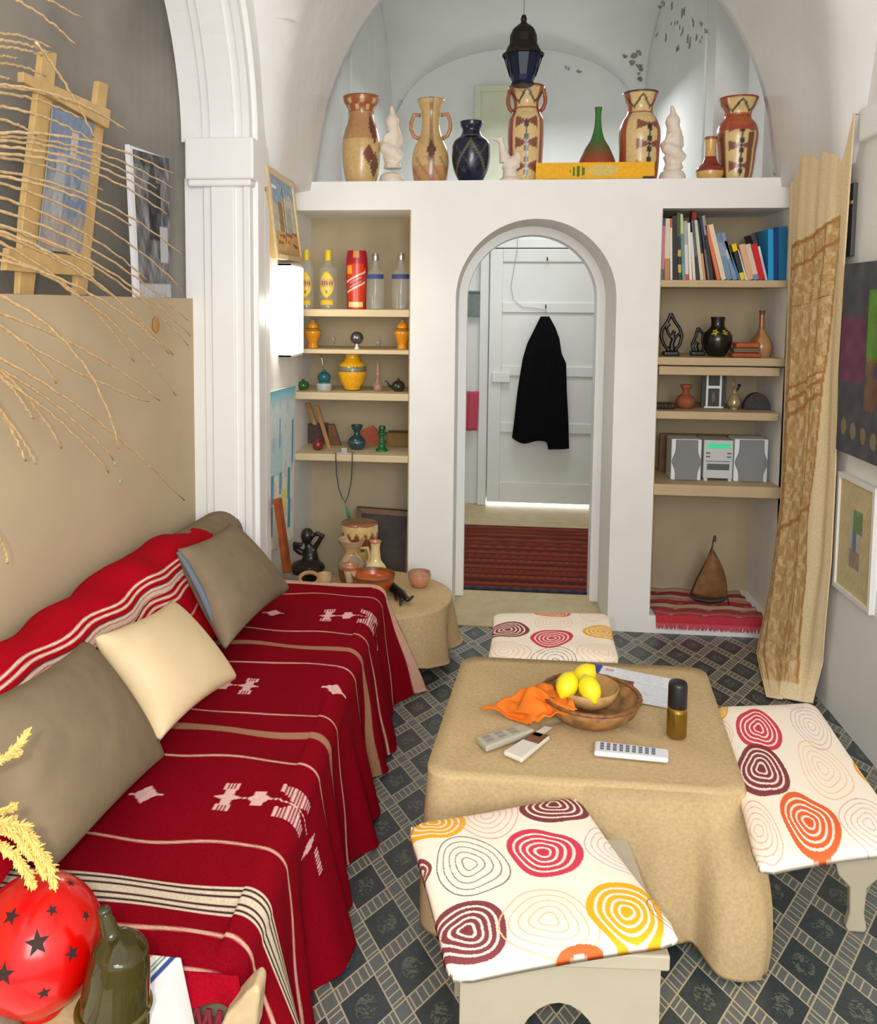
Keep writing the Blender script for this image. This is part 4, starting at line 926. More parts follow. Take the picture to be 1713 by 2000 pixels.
# shelf 4
pot('teal_vase', 697, SL[4], 830, 4.45, [(0, 10), (.1, 15), (.3, 18), (.48, 14), (.6, 7), (.72, 6), (.86, 10), (1, 12)], lambda TH, T: put(base(TH, (34, 70, 74)), (np.abs(T-.32) < .03).astype(float)*.7, (110, 100, 90)), label='dark teal vase with a narrow neck on the lowest left shelf', cat='vase')
pot('candlestick', 746, SL[4], 832, 4.42, [(0, 13), (.06, 12), (.2, 6), (.3, 6), (.38, 7.5), (.46, 5), (.62, 5), (.68, 10), (.74, 9), (.78, 6), (.9, 7), (1, 6)], lambda TH, T: put(base(TH, (16, 104, 48)), (T > .7).astype(float)*.5, (40, 60, 40)), label='green glazed candlestick on the lowest left shelf', cat='candlestick')
pot('red_pot', 621, SL[4], 856, 4.40, [(0, 6), (.1, 9), (.4, 11), (.7, 9), (.85, 5), (1, 6)], plain((128, 38, 30)), label='small dark red pot at the left end of the lowest left shelf', cat='pot')
mb = MB(); c = [P(u, v, Y=4.62) for u, v in ((706, 842), (727, 832), (741, 844), (741, 868), (722, 877), (704, 866))]; mb.prism(c, (0, .02, 0))
tag(mb.build('clay_plaque', mat('salmon_clay', (190, 96, 66), .8, var=.1, vs=20), bevel=.003), 'salmon coloured clay plaque behind the teal vase', 'plaque')
mb = MB(); c0 = P(757, 843, Y=4.6); mb.box(c0[0], -.418, 4.56, 4.66, SL[4], c0[2]); tag(mb.build('wooden_box', mat('mustard_wood', (140, 104, 40), .6, var=.2, vs=15), bevel=.003), 'mustard brown wooden box at the right end of the lowest left shelf', 'box')
mb = MB(); c = [P(u, v, Y=4.55) for u, v in ((640, 829), (652, 829), (668, 880), (644, 880))]; mb.prism(c, (0, .03, 0)); tag(mb.build('wood_block', brown_wood, bevel=.002), 'brown wooden wedge leaning right of the wooden crosses', 'block')
for k, (a, b) in enumerate((((600, 787), (614, 830)), ((617, 793), (643, 880)))):
    mb = MB(); p0, p1 = P(a[0], a[1], Y=4.5), P(b[0], b[1], Y=4.45); mb.obox(p0-np.array([.008, 0, 0]), (.022, 0, 0), p1-p0, (0, .012, 0)); tag(mb.build('wooden_stick', mat('light_oak', (176, 132, 72), .6, var=.15, vs=15), bevel=.002), ['short oak slat leaning at the left end of the lowest left shelf', 'long oak slat leaning across the wooden frame on the lowest left shelf'][k], 'slat')
mb = MB(); c = [P(u, v, Y=4.6) for u, v in ((588, 828), (640, 826), (650, 880), (590, 882))]; mb.prism(c, (0, .015, 0)); tag(mb.build('picture_card', mat('dark_plum_card', (92, 66, 62), .6, var=.4, vs=25), bevel=.002), 'dark little picture card behind the oak slats', 'picture')
mb = MB(); c0 = P(673, 884, Y=4.33); mb.box(c0[0]-.045, c0[0]+.05, 4.30, 4.34, SL[4], SL[4]+.006); mb.box(c0[0]-.012, c0[0]+.018, 4.30, 4.335, SL[4]+.006, SL[4]+.03)
o = mb.build('trinket', mat('silver_trinket', (206, 200, 196), .3, metal=.5), bevel=.002); tag(o, 'small silver trinket at the edge of the lowest left shelf', 'ornament')
mb = MB(); mb.tube([P(u, v, Y=4.275) for u, v in ((656, 884), (656, 895), (657, 925), (662, 955), (668, 972), (674, 982), (680, 968), (686, 940), (688, 905), (688, 884))], .003, 6)
o = mb.build('necklace', mat('dark_beads', (50, 66, 66), .5), smooth=True); tag(o, 'dark bead necklace hanging over the lowest left shelf edge', 'necklace')
mb = MB(); mb.tube([P(u, v, Y=4.275) for u, v in ((674, 982), (677, 995), (679, 1000))], [.002, .003, .003], 6); mb.tube([P(u, v, Y=4.275) for u, v in ((677, 992), (680, 1004), (683, 1017))], [.006, .008, .003], 8); mb.build('pendant', mat('green_pendant', (40, 140, 84), .5), o, smooth=True)

# ================================================================= ON TOP OF THE PARTITION
ZTOP = 2.205; Yt = 4.40
def amphora(kind):
    def f_(TH, T):
        img = base(TH, (206, 172, 116))
        if kind == 0:
            img = put(img, (T > .82).astype(float), (158, 92, 56)); img = put(img, ((T > .82) & (np.abs(T-.9-.035*np.sign(np.sin(TH*8))) < .03) & (np.abs(np.sin(TH*8)) > .35)).astype(float), (214, 176, 118))
            img = put(img, ((T > .5) & (T < .82)).astype(float)*.45, (160, 96, 64)); img = put(img, diamond(TH, T, .55, .32, .35, .12), (120, 56, 40)); img = put(img, diamond(TH, T, .9, .62, .3, .2), (110, 60, 44)); img = put(img, diamond(TH, T, .95, .2, .35, .16)*.8, (78, 52, 42))
        if kind == 1:
            img = put(img, (np.abs(TH-.12) < .16).astype(float)*.6, (116, 84, 60)); img = put(img, diamond(TH, T, .12, .38, .3, .13), (96, 56, 44)); img = put(img, (T < .2).astype(float)*.35, (180, 96, 60)); img = put(img, ((np.sin(TH*9+T*30) > .6) & (T < .3)).astype(float)*.4, (110, 90, 60))
        if kind in (2, 3, 4):
            edge = (166, 84, 56); bow = lambda c_, t_, w_, h_: ((np.abs(TH-c_) < w_) & (np.abs(T-t_) < h_*(.15+.85*np.abs(TH-c_)/w_))).astype(float)
            img = base(TH, (220, 190, 134)); img = put(img, (np.abs(np.abs(TH)-1.15) < .28).astype(float), edge)
            c0 = .0 if kind != 3 else .35
            for tz in (.16, .40, .62): img = put(img, np.maximum(bow(c0, tz, .62, .06), 0), (132, 78, 62))
            for tz in (.10, .22, .34, .46, .58): img = put(img, diamond(TH, T, c0, tz, .17, .06), (52, 44, 40))
            v_ = np.abs(T-(.82+.13*np.abs(((TH/1.3) % 1)-.5)*2)); img = put(img, ((T > .79) & (v_ < .018)).astype(float), (70, 66, 50)); img = put(img, (T > .975).astype(float), (78, 70, 46) if kind == 3 else (150, 60, 34))
            if kind == 4: img = put(img, ((T > .58) & (T < .80)).astype(float)*.85, (170, 68, 34)); img = put(img, ((T < .56) & (np.abs(np.sin(TH*2.2+.6)) > .93)).astype(float), (120, 74, 50))
            img = put(img, (np.abs(T-.77) < .012).astype(float), (146, 60, 36))
        return img
    return f_
pot('painted_vase', 706, ZTOP, 190, Yt, [(0, 28), (.05, 31), (.3, 37), (.48, 37), (.62, 32), (.72, 26), (.78, 24), (.86, 26), (.94, 34), (1, 36)], amphora(0), label='big tan vase with zigzag rim at the left end of the partition top', cat='vase', group='tall painted vases on the partition')
o, x = pot('handled_jar', 841, ZTOP, 195, Yt, [(0, 31), (.1, 34), (.28, 36), (.42, 32), (.55, 22), (.7, 17), (.85, 18), (.95, 24), (1, 26)], amphora(1), label='tan two handled jar on the partition, left of the blue vase', cat='jar')
s5 = mpp(Yt)
def handles(o, x, z1, z0, w0, w1, m_):
    for sx in (-1, 1):
        mb = MB(); pts = [(x+sx*w0*s5, Yt, z1), (x+sx*(w0+w1*.7)*s5, Yt, z1+.004), (x+sx*(w0+w1)*s5, Yt, z1-.035), (x+sx*(w0+w1)*s5, Yt, (z0+z1)/2-.01), (x+sx*(w0+w1*.7)*s5, Yt, z0+.015), (x+sx*(w0+w1*.1)*s5, Yt, z0)]
        mb.tube(pts, .010, 10); h = mb.build('handle', m_, o, smooth=True)
hm = mat('tan_glazed_handle', (196, 140, 90), .3, var=.15, vs=30, coat=.3)
handles(o, x, P(841, 225, Y=Yt)[2], P(841, 272, Y=Yt)[2], 19, 19, hm)
def bluep(TH, T):
    img = base(TH, (16, 20, 52)); z = np.abs(((TH/1.05) % 2)-1); img = put(img, ((np.abs(T-(.15+.5*z)) < .035) & (T < .74)).astype(float), (104, 96, 74)); img = put(img, ((np.abs(T-(.65-.4*z)) < .02) & (T < .74)).astype(float)*.7, (90, 88, 76)); img = put(img, (np.abs(T-.76) < .015).astype(float), (96, 86, 60)); return img
pot('blue_vase', 920, ZTOP, 238, Yt, [(0, 20), (.05, 24), (.25, 34), (.5, 37), (.68, 33), (.78, 20), (.86, 17), (.94, 21), (1, 22)], bluep, label='dark blue glazed vase with bronze zigzags on the partition top', cat='vase')
o, x = pot('handled_vase', 1027, ZTOP, 170, Yt+.02, [(0, 28), (.05, 30), (.3, 33), (.55, 34), (.66, 32), (.75, 25), (.82, 24), (.92, 30), (1, 34)], amphora(2), label='tall painted vase with two ring handles under the hanging lantern', cat='vase')
handles(o, x, P(1027, 178, Y=Yt)[2], P(1027, 218, Y=Yt)[2], 25, 10, mat('red_glazed_handle', (176, 96, 60), .3, var=.2, vs=30))
pot('painted_vase', 1249, ZTOP, 182, Yt+.02, [(0, 32), (.05, 34), (.35, 37), (.6, 37), (.7, 31), (.76, 24), (.82, 23), (.92, 28), (1, 33)], amphora(3), label='tall painted vase with cream V-patterned neck right of the green bottle', cat='vase', group='tall painted vases on the partition')
pot('painted_vase', 1439, ZTOP, 193, Yt, [(0, 27), (.05, 29), (.35, 34), (.58, 37), (.68, 33), (.76, 24), (.82, 24), (.92, 31), (1, 36)], amphora(4), label='tall vase with orange red shoulder at the right end of the partition top', cat='vase', group='tall painted vases on the partition')
pot('small_flask', 1387, ZTOP, 268, Yt-.04, [(0, 20), (.12, 24), (.25, 24), (.4, 14), (.55, 10), (.8, 9.5), (.95, 11), (1, 12)], lambda TH, T: put(put(base(TH, (212, 168, 100)), ((T > .2) & (T < .55)).astype(float), (132, 44, 36)), (T > .93).astype(float), (150, 90, 50)), label='small flask with dark red body beside the rightmost vase', cat='flask')
def grad(TH, T):
    a = np.clip((T-.25)/.35+.08*np.sin(TH*20), 0, 1)[..., None]; return base(TH, (166, 70, 48))*(1-a)+base(TH, (62, 118, 62))*a
pot('green_bottle', 1167, ZTOP, 210, Yt+.05, [(0, 34), (.1, 36), (.25, 35), (.45, 24), (.6, 12), (.72, 7.5), (.95, 6), (1, 7)], grad, vcmat('sanded_glass', .6, .3, grain=.1, gs=120), label='wide bottle, green neck fading to red body, behind the yellow board', cat='bottle')
# yellow painted board
a, b_ = P(1047, 318, Y=4.315), P(1278, 345, Y=4.315)
t = empty('painted_plank', ((a[0]+b_[0])/2, 4.32, ZTOP), 'yellow painted plank with green leaves lying before the vases', 'plank')
nu, nv = 120, 24; U, V = np.meshgrid(np.linspace(0, 1, nu), np.linspace(0, 1, nv), indexing='ij')
img = base(U, (240, 178, 24)); img = put(img, (((U-.36)/.07)**2+((V-.5)/.3)**2 < 1).astype(float)*((np.sin(U*160) > -.2)), (70, 110, 40)); img = put(img, (((U-.57)/.13)**2+((V-.45)/.32)**2 < 1).astype(float), (214, 190, 110)); img = put(img, ((V > .92) & (U > .06)).astype(float), (60, 46, 30)); img = put(img, ((U > .90) & (V > .8)).astype(float), (80, 52, 34))
zt_ = P(1160, 317, Y=4.315)[2]
MB().box(a[0], b_[0], 4.316, 4.345, ZTOP, zt_).build('board', mat('yellow_paint_edge', (226, 166, 30), .6), t, bevel=.002)
G = np.stack([a[0]+(b_[0]-a[0])*U, 4.3145+0*U, zt_+(ZTOP-zt_)*V], -1); grid('painted_face', G, lin(img), flatvc, t, smooth=False)
# cream statuettes
def statuette(u, label):
    Y = Yt; s = mpp(Y)
    def q(du, v, dy=0): p = P(u+du, v, Y=Y); p[1] += dy; return p
    b = q(0, 340); mb = MB(); mb.lathe((b[0], Y, ZTOP), [(24*s, 0), (25*s, .02), (21*s, .045), (14*s, .055)], 24)
    mb.tube([q(2, 330), q(2, 318), q(0, 303)], [19*s, 15*s, 18*s], 12)                  # lap robe
    mb.tube([q(18, 312, -.01), q(4, 300, -.03), q(-12, 290, -.02), q(-18, 280, 0)], [11*s, 13*s, 12*s, 7*s], 10)   # crossed knees
    mb.tube([q(-2, 298), q(3, 278), q(4, 262), q(2, 248)], [15*s, 15*s, 15*s, 12*s], 12)
    mb.tube([q(-14, 284, -.01), q(-10, 268, -.03), q(0, 262, -.035)], [5*s, 5*s, 4*s], 8); mb.tube([q(16, 268), q(17, 284), q(10, 292, -.03)], [6*s, 6*s, 5*s], 8)
    mb.ell(q(1, 238), (14*s, 13*s, 15*s)); mb.tube([q(2, 228), q(1, 216), q(0, 211)], [8*s, 5*s, 3.5*s], 10); mb.ell(q(0, 212), (4.5*s, 4.5*s, 6*s))
    tag(blob('seated_statuette', mb, marblem, voxel=.005, smooth=2), label, 'statuette', 'cream seated statuettes')
statuette(765, 'cream seated robed statuette beside the leftmost vase on the partition')
statuette(1313, 'cream seated robed statuette beside the rightmost vases on the partition')
# cream duck
def duck():
    Y = 4.36; s = mpp(Y)
    def q(u, v, dy=0): p = P(u, v, Y=Y); p[1] += dy; return p
    mb = MB(); mb.tube([q(985, 318), q(994, 322), q(1006, 318), q(1012, 305), q(1014, 292)], [12*s, 17*s, 15*s, 9*s, 4*s], 12)
    mb.tube([q(988, 316), q(984, 300), q(981, 285), q(978, 274)], [13*s, 9*s, 6*s, 6*s], 12); mb.ell(q(976, 272), (9*s, 7*s, 6.5*s)); mb.tube([q(970, 272), q(962, 270), q(958, 269)], [4*s, 3*s, 2*s], 8)
    b = q(997, 340); mb.tube([q(995, 325), (b[0], Y, ZTOP+.02)], [12*s, 15*s], 12); mb.lathe((b[0], Y, ZTOP), [(20*s, 0), (21*s, .012), (14*s, .025)], 20)
    tag(blob('duck_figurine', mb, marblem, voxel=.004, smooth=2), 'cream duck figurine with raised tail between blue vase and handled vase', 'figurine')
duck()
# pale shell/horn thing at the far right of the partition top
mb = MB(); mb.tube([P(u, v, Y=4.36) for u, v in ((1512, 338), (1522, 334), (1536, 326), (1546, 310), (1549, 294), (1560, 288))], [.016, .014, .011, .006, .005, .006], 10)
tag(mb.build('bird_ornament', mat('straw_ornament', (206, 180, 140), .7, var=.1, vs=30), smooth=True), 'pale curved straw ornament at the right end of the partition top', 'ornament')
# hanging lantern
def lantern():
    Y = 4.22; s = mpp(Y); q = P(1022, 100, Y=Y); x = q[0]
    zt_, zb_ = P(1022, 30, Y=Y)[2], P(1022, 168, Y=Y)[2]; zm = P(1022, 108, Y=Y)[2]
    t = empty('hanging_lantern', (x, Y, zb_), 'dark metal and blue glass lantern hanging above the central vase', 'lantern')
    H = zt_-zm; im = mat('dark_patina_metal', (48, 40, 34), .5, metal=.6, var=.5, vs=40)
    MB().lathe((x, Y, zm), [(38*s, 0), (38*s, .008), (33*s, .02), (30*s, .035), (26*s, H*.3), (25*s, H*.5), (20*s, H*.66), (13*s, H*.74), (8*s, H*.78), (5*s, H*.84), (6*s, H*.9), (4*s, H)], 10).build('cap', im, t)
    H2 = zm-zb_
    MB().lathe((x, Y, zb_), [(19*s, .0), (21*s, .012), (20*s, .02), (24*s, H2*.3), (34*s, H2*.97), (37*s, H2)], 10).build('glass_body', mat('blue_lantern_glass', (14, 28, 70), .4, spec=.35, c2=(8, 26, 40), vs=10), t)
    mb = MB()
    for k in range(10):
        a = 2*PI*k/10; mb.tube([(x+24*s*cos(a), Y+24*s*sin(a), zb_+H2*.3), (x+37*s*cos(a), Y+37*s*sin(a), zm)], .0028, 6)
    mb.tube([(x+38*s*cos(a), Y+38*s*sin(a), zm) for a in np.linspace(0, 2*PI, 25)], .005, 6); mb.tube([(x+20*s*cos(a), Y+20*s*sin(a), zb_+.008) for a in np.linspace(0, 2*PI, 25)], .005, 6)
    mb.build('ribs', im, t, smooth=True)
    mb = MB(); mb.tube([(x, Y, zt_), (x, Y, 3.55)], .0022, 6); mb.build('wire', mat('wire_dark', (120, 120, 118), .5), t)
lantern()

# ================================================================= RIGHT NICHE CONTENTS
def bk(b0, b1, t0, t1, yt, bands, label, group='books on the shelf', dep=.15, y0=4.33):
    """book from its spine outline in the photo; bands = colours from top to bottom with relative heights"""
    Ux = lambda x: 1270+x/6.118; Vy = lambda y: 400+y/6.118
    z0 = SR[1]; pb0 = P(Ux(b0), 548, Y=y0); pb1 = P(Ux(b1), 548, Y=y0); pt0 = P(Ux(t0), Vy(yt), Y=y0); pt1 = P(Ux(t1), Vy(yt), Y=y0)
    w = (pt1[0]-pt0[0]+pb1[0]-pb0[0])/2*.985; zt_ = (pt0[2]+pt1[2])/2; xb = pb0[0]; xt = pt0[0]
    mb = MB(); hs = [h for h, c in bands]; tot = sum(hs); z = zt_; cur = 0
    lean = np.array([xt-xb, 0, zt_-z0]); L = np.linalg.norm(lean); ex = lean/L; ew = np.array([ex[2], 0, -ex[0]])
    lift = max(0, -ew[2]*w) if xt >= xb else 0
    o = np.array([xb, y0, z0+ (abs(ew[2])*w if ew[2] < 0 else 0)])
    for h, c in bands:
        f0 = 1-(cur+h)/tot; f1 = 1-cur/tot; cur += h
        mb.obox(o+ex*L*f0, ew*w, (0, dep, 0), ex*L*(f1-f0), c)
    return tag(mb.build('book', bookm, weld=False, bevel=0), label, 'book', group)
books = [
 (108, 168, 130, 183, 165, [(.12, (50, 96, 116)), (.7, (206, 128, 156)), (.18, (96, 104, 120))], 'pink book with a blue head, first at the left end of the row'),
 (170, 238, 182, 236, 165, [(.65, (222, 212, 182)), (.35, (190, 140, 84))], 'cream book with a brown foot, second from the left end'),
 (240, 266, 237, 262, 162, [(.15, (226, 84, 56)), (.85, (232, 226, 222))], 'thin white book with an orange head beside the thick dark book'),
 (270, 333, 263, 318, 130, [(1, (46, 46, 52))], 'thick dark grey book near the left end of the row'),
 (336, 384, 320, 350, 96, [(.35, (92, 98, 50)), (.2, (48, 50, 42)), (.1, (190, 176, 96)), (.12, (50, 56, 40)), (.12, (196, 182, 90)), (.11, (60, 80, 46))], 'tall black and olive book with yellow patches'),
 (386, 420, 352, 398, 110, [(.3, (190, 206, 150)), (.45, (110, 142, 144)), (.25, (120, 160, 168))], 'tall pale green and teal book'),
 (422, 464, 400, 440, 195, [(.4, (170, 178, 172)), (.5, (222, 214, 208)), (.1, (206, 90, 60))], 'grey white book with a red mark at its foot'),
 (470, 508, 444, 470, 215, [(1, (236, 234, 226))], 'narrow white book, taller of the white pair'),
 (512, 550, 478, 504, 330, [(1, (228, 222, 210))], 'narrow white book, shorter of the white pair'),
 (553, 598, 492, 522, 188, [(.6, (96, 98, 104)), (.4, (60, 62, 68))], 'grey book leaning beside the short white one'),
 (600, 640, 524, 560, 186, [(.5, (200, 212, 184)), (.5, (216, 208, 172))], 'pale green book in the middle left of the row'),
 (641, 664, 562, 590, 190, [(.55, (44, 44, 50)), (.45, (206, 150, 116))], 'thin book, black above and apricot below'),
 (690, 716, 592, 616, 170, [(.5, (56, 58, 84)), (.5, (110, 104, 104))], 'thin navy and grey book in the leaning group'),
 (720, 765, 618, 648, 132, [(.3, (146, 152, 156)), (.7, (52, 50, 56))], 'tall leaning book with a grey head and black foot'),
 (800, 848, 655, 690, 250, [(1, (222, 122, 84))], 'salmon orange leaning book'),
 (852, 914, 694, 750, 243, [(1, (226, 212, 184))], 'cream leaning book beside the salmon orange one'),
 (918, 988, 780, 838, 345, [(.2, (116, 134, 166)), (.3, (140, 160, 186)), (.5, (112, 146, 176))], 'thick grey blue leaning book'),
 (990, 1050, 840, 884, 342, [(.35, (130, 146, 180)), (.2, (196, 186, 170)), (.45, (126, 150, 180))], 'light blue leaning book with a beige patch'),
 (1052, 1084, 886, 915, 438, [(1, (70, 120, 166))], 'slim blue leaning book before the yellow tipped one'),
 (1086, 1138, 972, 1032, 475, [(.2, (240, 206, 26)), (.6, (50, 56, 56)), (.2, (240, 208, 30))], 'black book with yellow head and foot'),
 (1140, 1164, 1034, 1058, 545, [(1, (232, 232, 232))], 'thin white book right of the yellow tipped one'),
 (1166, 1238, 1060, 1130, 482, [(1, (222, 178, 146))], 'peach coloured book in the right half of the row'),
 (1240, 1300, 1134, 1200, 478, [(.85, (224, 200, 178)), (.15, (120, 140, 190))], 'pinkish cream book left of the red one'),
 (1304, 1374, 1202, 1278, 474, [(1, (204, 30, 42))], 'red book leaning in the right half of the row'),
 (1376, 1404, 1284, 1312, 500, [(.3, (214, 216, 222)), (.7, (196, 200, 206))], 'thin white leaning book right of the red one'),
 (1410, 1470, 1408, 1478, 292, [(1, (40, 160, 214))], 'bright sky blue binder near the right end'),
 (1474, 1530, 1480, 1530, 292, [(1, (22, 66, 130))], 'dark blue binder between two lighter blue ones'),
 (1534, 1628, 1534, 1636, 262, [(1, (32, 112, 158))], 'wide blue binder, last at the right end of the row')]
for b in books: bk(*b)
bk(1384, 1440, 1200, 1250, 362, [(1, (70, 80, 92))], 'dark slate book leaning behind the red one', y0=4.50, dep=.12)
bk(1330, 1412, 1318, 1412, 312, [(1, (150, 148, 144))], 'grey folder standing behind the books left of the sky blue binder', y0=4.49, dep=.15)
mb = MB(); a, b_ = P(1352, 412, Y=4.4), P(1361, 428, Y=4.4); zb_ = P(1356, 432, Y=4.4)[2]
mb.box(a[0], b_[0], 4.40, 4.46, zb_-.0, a[2]); tag(mb.build('small_box', mat('rust_box', (150, 62, 40), .6), bevel=.003), 'small rust red box on top of the books', 'box')
# shelf 2: ebony sculptures, black vase, orange dish, tall bottle
def loop_sculpture(pts, r, extra, base_u, Y, name, label):
    s = mpp(Y); mb = MB(); P3 = [P(u, v, Y=Y) for u, v in pts]; mb.tube(P3, r, 10)
    for seg, rr in extra: mb.tube([P(u, v, Y=Y) for u, v in seg], rr, 10)
    x = P(base_u[0], 690, Y=Y)[0]; mb.box(x-base_u[1]*s, x+base_u[1]*s, Y-.03, Y+.03, SR[2], SR[2]+.022)
    tag(blob(name, mb, black_wood, voxel=.0035, smooth=1), label, 'sculpture')
loop_sculpture([(1311, 612), (1304, 628), (1294, 642), (1291, 658), (1297, 674), (1308, 686), (1318, 686), (1328, 672), (1332, 655), (1327, 640), (1318, 628), (1311, 612)], .0085,
  [([(1313, 688), (1312, 672), (1316, 662), (1314, 652), (1318, 646)], [.016, .012, .012, .008, .012]), ([(1312, 660), (1304, 650), (1302, 638), (1308, 632)], [.008, .007, .008, .011]), ([(1318, 660), (1326, 652)], [.008, .007])], (1310, 14), 4.42, 'loop_sculpture', 'larger black carved loop sculpture at the left end of its shelf')
loop_sculpture([(1363, 640), (1359, 656), (1352, 672), (1353, 686), (1366, 690), (1374, 680), (1372, 664), (1373, 652), (1363, 640)], .0075,
  [([(1362, 690), (1358, 676), (1362, 668)], [.012, .012, .010])], (1362, 12), 4.46, 'loop_sculpture', 'smaller black carved loop sculpture left of the black vase')
def blackp(TH, T):
    img = base(TH, (20, 22, 20))
    for th0 in (-.42, .42):
        r = np.sqrt(((TH-th0)/.26)**2+((T-.62)/.085)**2); img = put(img, (r < .7+.25*np.cos(5*np.arctan2((T-.62)/.085, (TH-th0)/.26))).astype(float), (206, 178, 30)); img = put(img, (r < .25).astype(float), (60, 60, 30))
    return img
pot('black_vase', 1401, SR[2], 619, 4.42, [(0, 14), (.05, 17), (.25, 25), (.48, 27), (.62, 23), (.72, 15), (.78, 12.5), (.92, 12.5), (1, 13.5)], blackp, label='black vase with two yellow painted flowers in the right niche', cat='vase')
pot('long_neck_bottle', 1487, SR[2], 606, 4.46, [(0, 18), (.08, 20), (.25, 21), (.4, 16), (.5, 9), (.6, 6), (.8, 4.8), (.95, 5), (1, 6)], lambda TH, T: put(put(base(TH, (186, 140, 90)), ((np.abs(TH-.1) > .55) | (T > .58)).astype(float)*.8, (146, 84, 50)), (T > .9).astype(float), (120, 70, 60)), label='brown bottle with a long thin neck in the right niche', cat='bottle')
mb = MB(); a = P(1427, 690, Y=4.36); b_ = P(1486, 690, Y=4.36)
mb.box(a[0]+.004, b_[0], 4.34, 4.42, SR[2], SR[2]+.022); 
o = mb.build('orange_box', mat('orange_leather', (186, 84, 40), .5, var=.2, vs=40), bevel=.008, seg=3); tag(o, 'orange brown lidded box before the long necked bottle', 'box')
mb = MB(); mb.box(a[0]+.012, b_[0]-.006, 4.345, 4.415, SR[2]+.024, SR[2]+.046); mb.build('body_band', mat('olive_band', (110, 92, 66), .6), o, bevel=.003)
mb = MB(); mb.box(a[0]+.02, b_[0]-.008, 4.34, 4.42, SR[2]+.047, SR[2]+.072); mb.build('lid', mat('orange_leather_lid', (196, 92, 44), .5, var=.2, vs=40), o, bevel=.008, seg=3)
# shelf 3
pot('red_clay_vase', 1339, SR[3], 751, 4.42, [(0, 10), (.1, 15), (.3, 18), (.5, 14), (.62, 7), (.75, 6), (.9, 10), (1, 11)], plain((150, 84, 58)), vcmat('matte_clay', .7, .3, grain=.12, gs=100), label='small red clay vase with flared neck left of the framed print', cat='vase')
a, b_ = P(1372, 733, Y=4.46), P(1416, 804, Y=4.46); z0 = SR[3]; z1 = 1.272
t = empty('framed_print', ((a[0]+b_[0])/2, 4.46, z0), 'dark framed print with white bars standing under the second board', 'picture')
w = b_[0]-a[0]
MB().box(a[0], b_[0], 4.46, 4.475, z0, z1).build('backing', mat('near_black_frame', (52, 54, 56), .5), t)
mb = MB(); mb.box(a[0]+w*.17, a[0]+w*.25, 4.452, 4.461, z0+.01, z1-.004); mb.box(b_[0]-w*.27, b_[0]-w*.19, 4.452, 4.461, z0+.01, z1-.004); mb.box(a[0]+w*.25, b_[0]-w*.27, 4.452, 4.461, z0+.10, z0+.113); mb.box(a[0]+w*.1, b_[0]-w*.1, 4.452, 4.461, z0+.002, z0+.01)
mb.build('mount', whitepl, t)
mb = MB(); mb.ell(((a[0]+b_[0])/2, 4.458, z0+.055), (.012, .004, .028)); mb.build('print', mat('print_figure', (130, 120, 96), .6, var=.5, vs=60), t, smooth=True)
pot('glass_cruet', 1434, SR[3], 760, 4.42, [(0, 8), (.1, 7), (.2, 11), (.45, 11.5), (.65, 8), (.85, 4), (1, 4.5)], None, mat('amber_silver_glass', (180, 166, 130), .15, trans=.3, metal=.2, spec=.8), hollow=False, n=28, label='small amber glass cruet with a silver spike right of the framed print', cat='cruet')
q = P(1434, 762, Y=4.42); mb = MB(); mb.tube([(q[0]-.004, 4.42, q[2]-.005), (q[0]-.005, 4.42, q[2]+.062)], [.005, .001], 8); o = mb.build('silver_spike', metalm, bpy.data.objects['glass_cruet'], smooth=True)
mb = MB(); mb.tube([(q[0]+.008, 4.42, q[2]-.005), (q[0]+.02, 4.42, q[2]+.012), (q[0]+.024, 4.42, q[2]+.03)], [.005, .006, .008], 8); mb.build('stopper', black_wood, bpy.data.objects['glass_cruet'], smooth=True)
mb = MB(); a, b_ = P(1450, 803, Y=4.44), P(1503, 803, Y=4.44); pts = []
n = 16; c = [((a[0]+b_[0])/2+(b_[0]-a[0])/2*cos(PI*i/n), 4.42, SR[3]+.001+.083*sin(PI*i/n)) for i in range(n+1)]; mb.prism(c, (0, .045, 0))
tag(mb.build('napkin_holder', mat('speckled_basalt', (74, 68, 66), .8, c2=(50, 46, 46), vs=60), bevel=.004), 'dark half round carved stone at the right end of its shelf', 'ornament')
mb = MB(); a, b_ = P(1282, 803, Y=4.36), P(1318, 803, Y=4.36)
for k in range(5): mb.ell((a[0]+(b_[0]-a[0])*(k+.5)/5, 4.37+.01*(k % 2), SR[3]+.017), (.016, .02, .017))
tag(blob('dark_shells', mb, mat('dark_red_brown', (80, 58, 52), .6, var=.4, vs=60), voxel=.004), 'low dark brown carved piece at the left end of the red vase shelf', 'ornament')
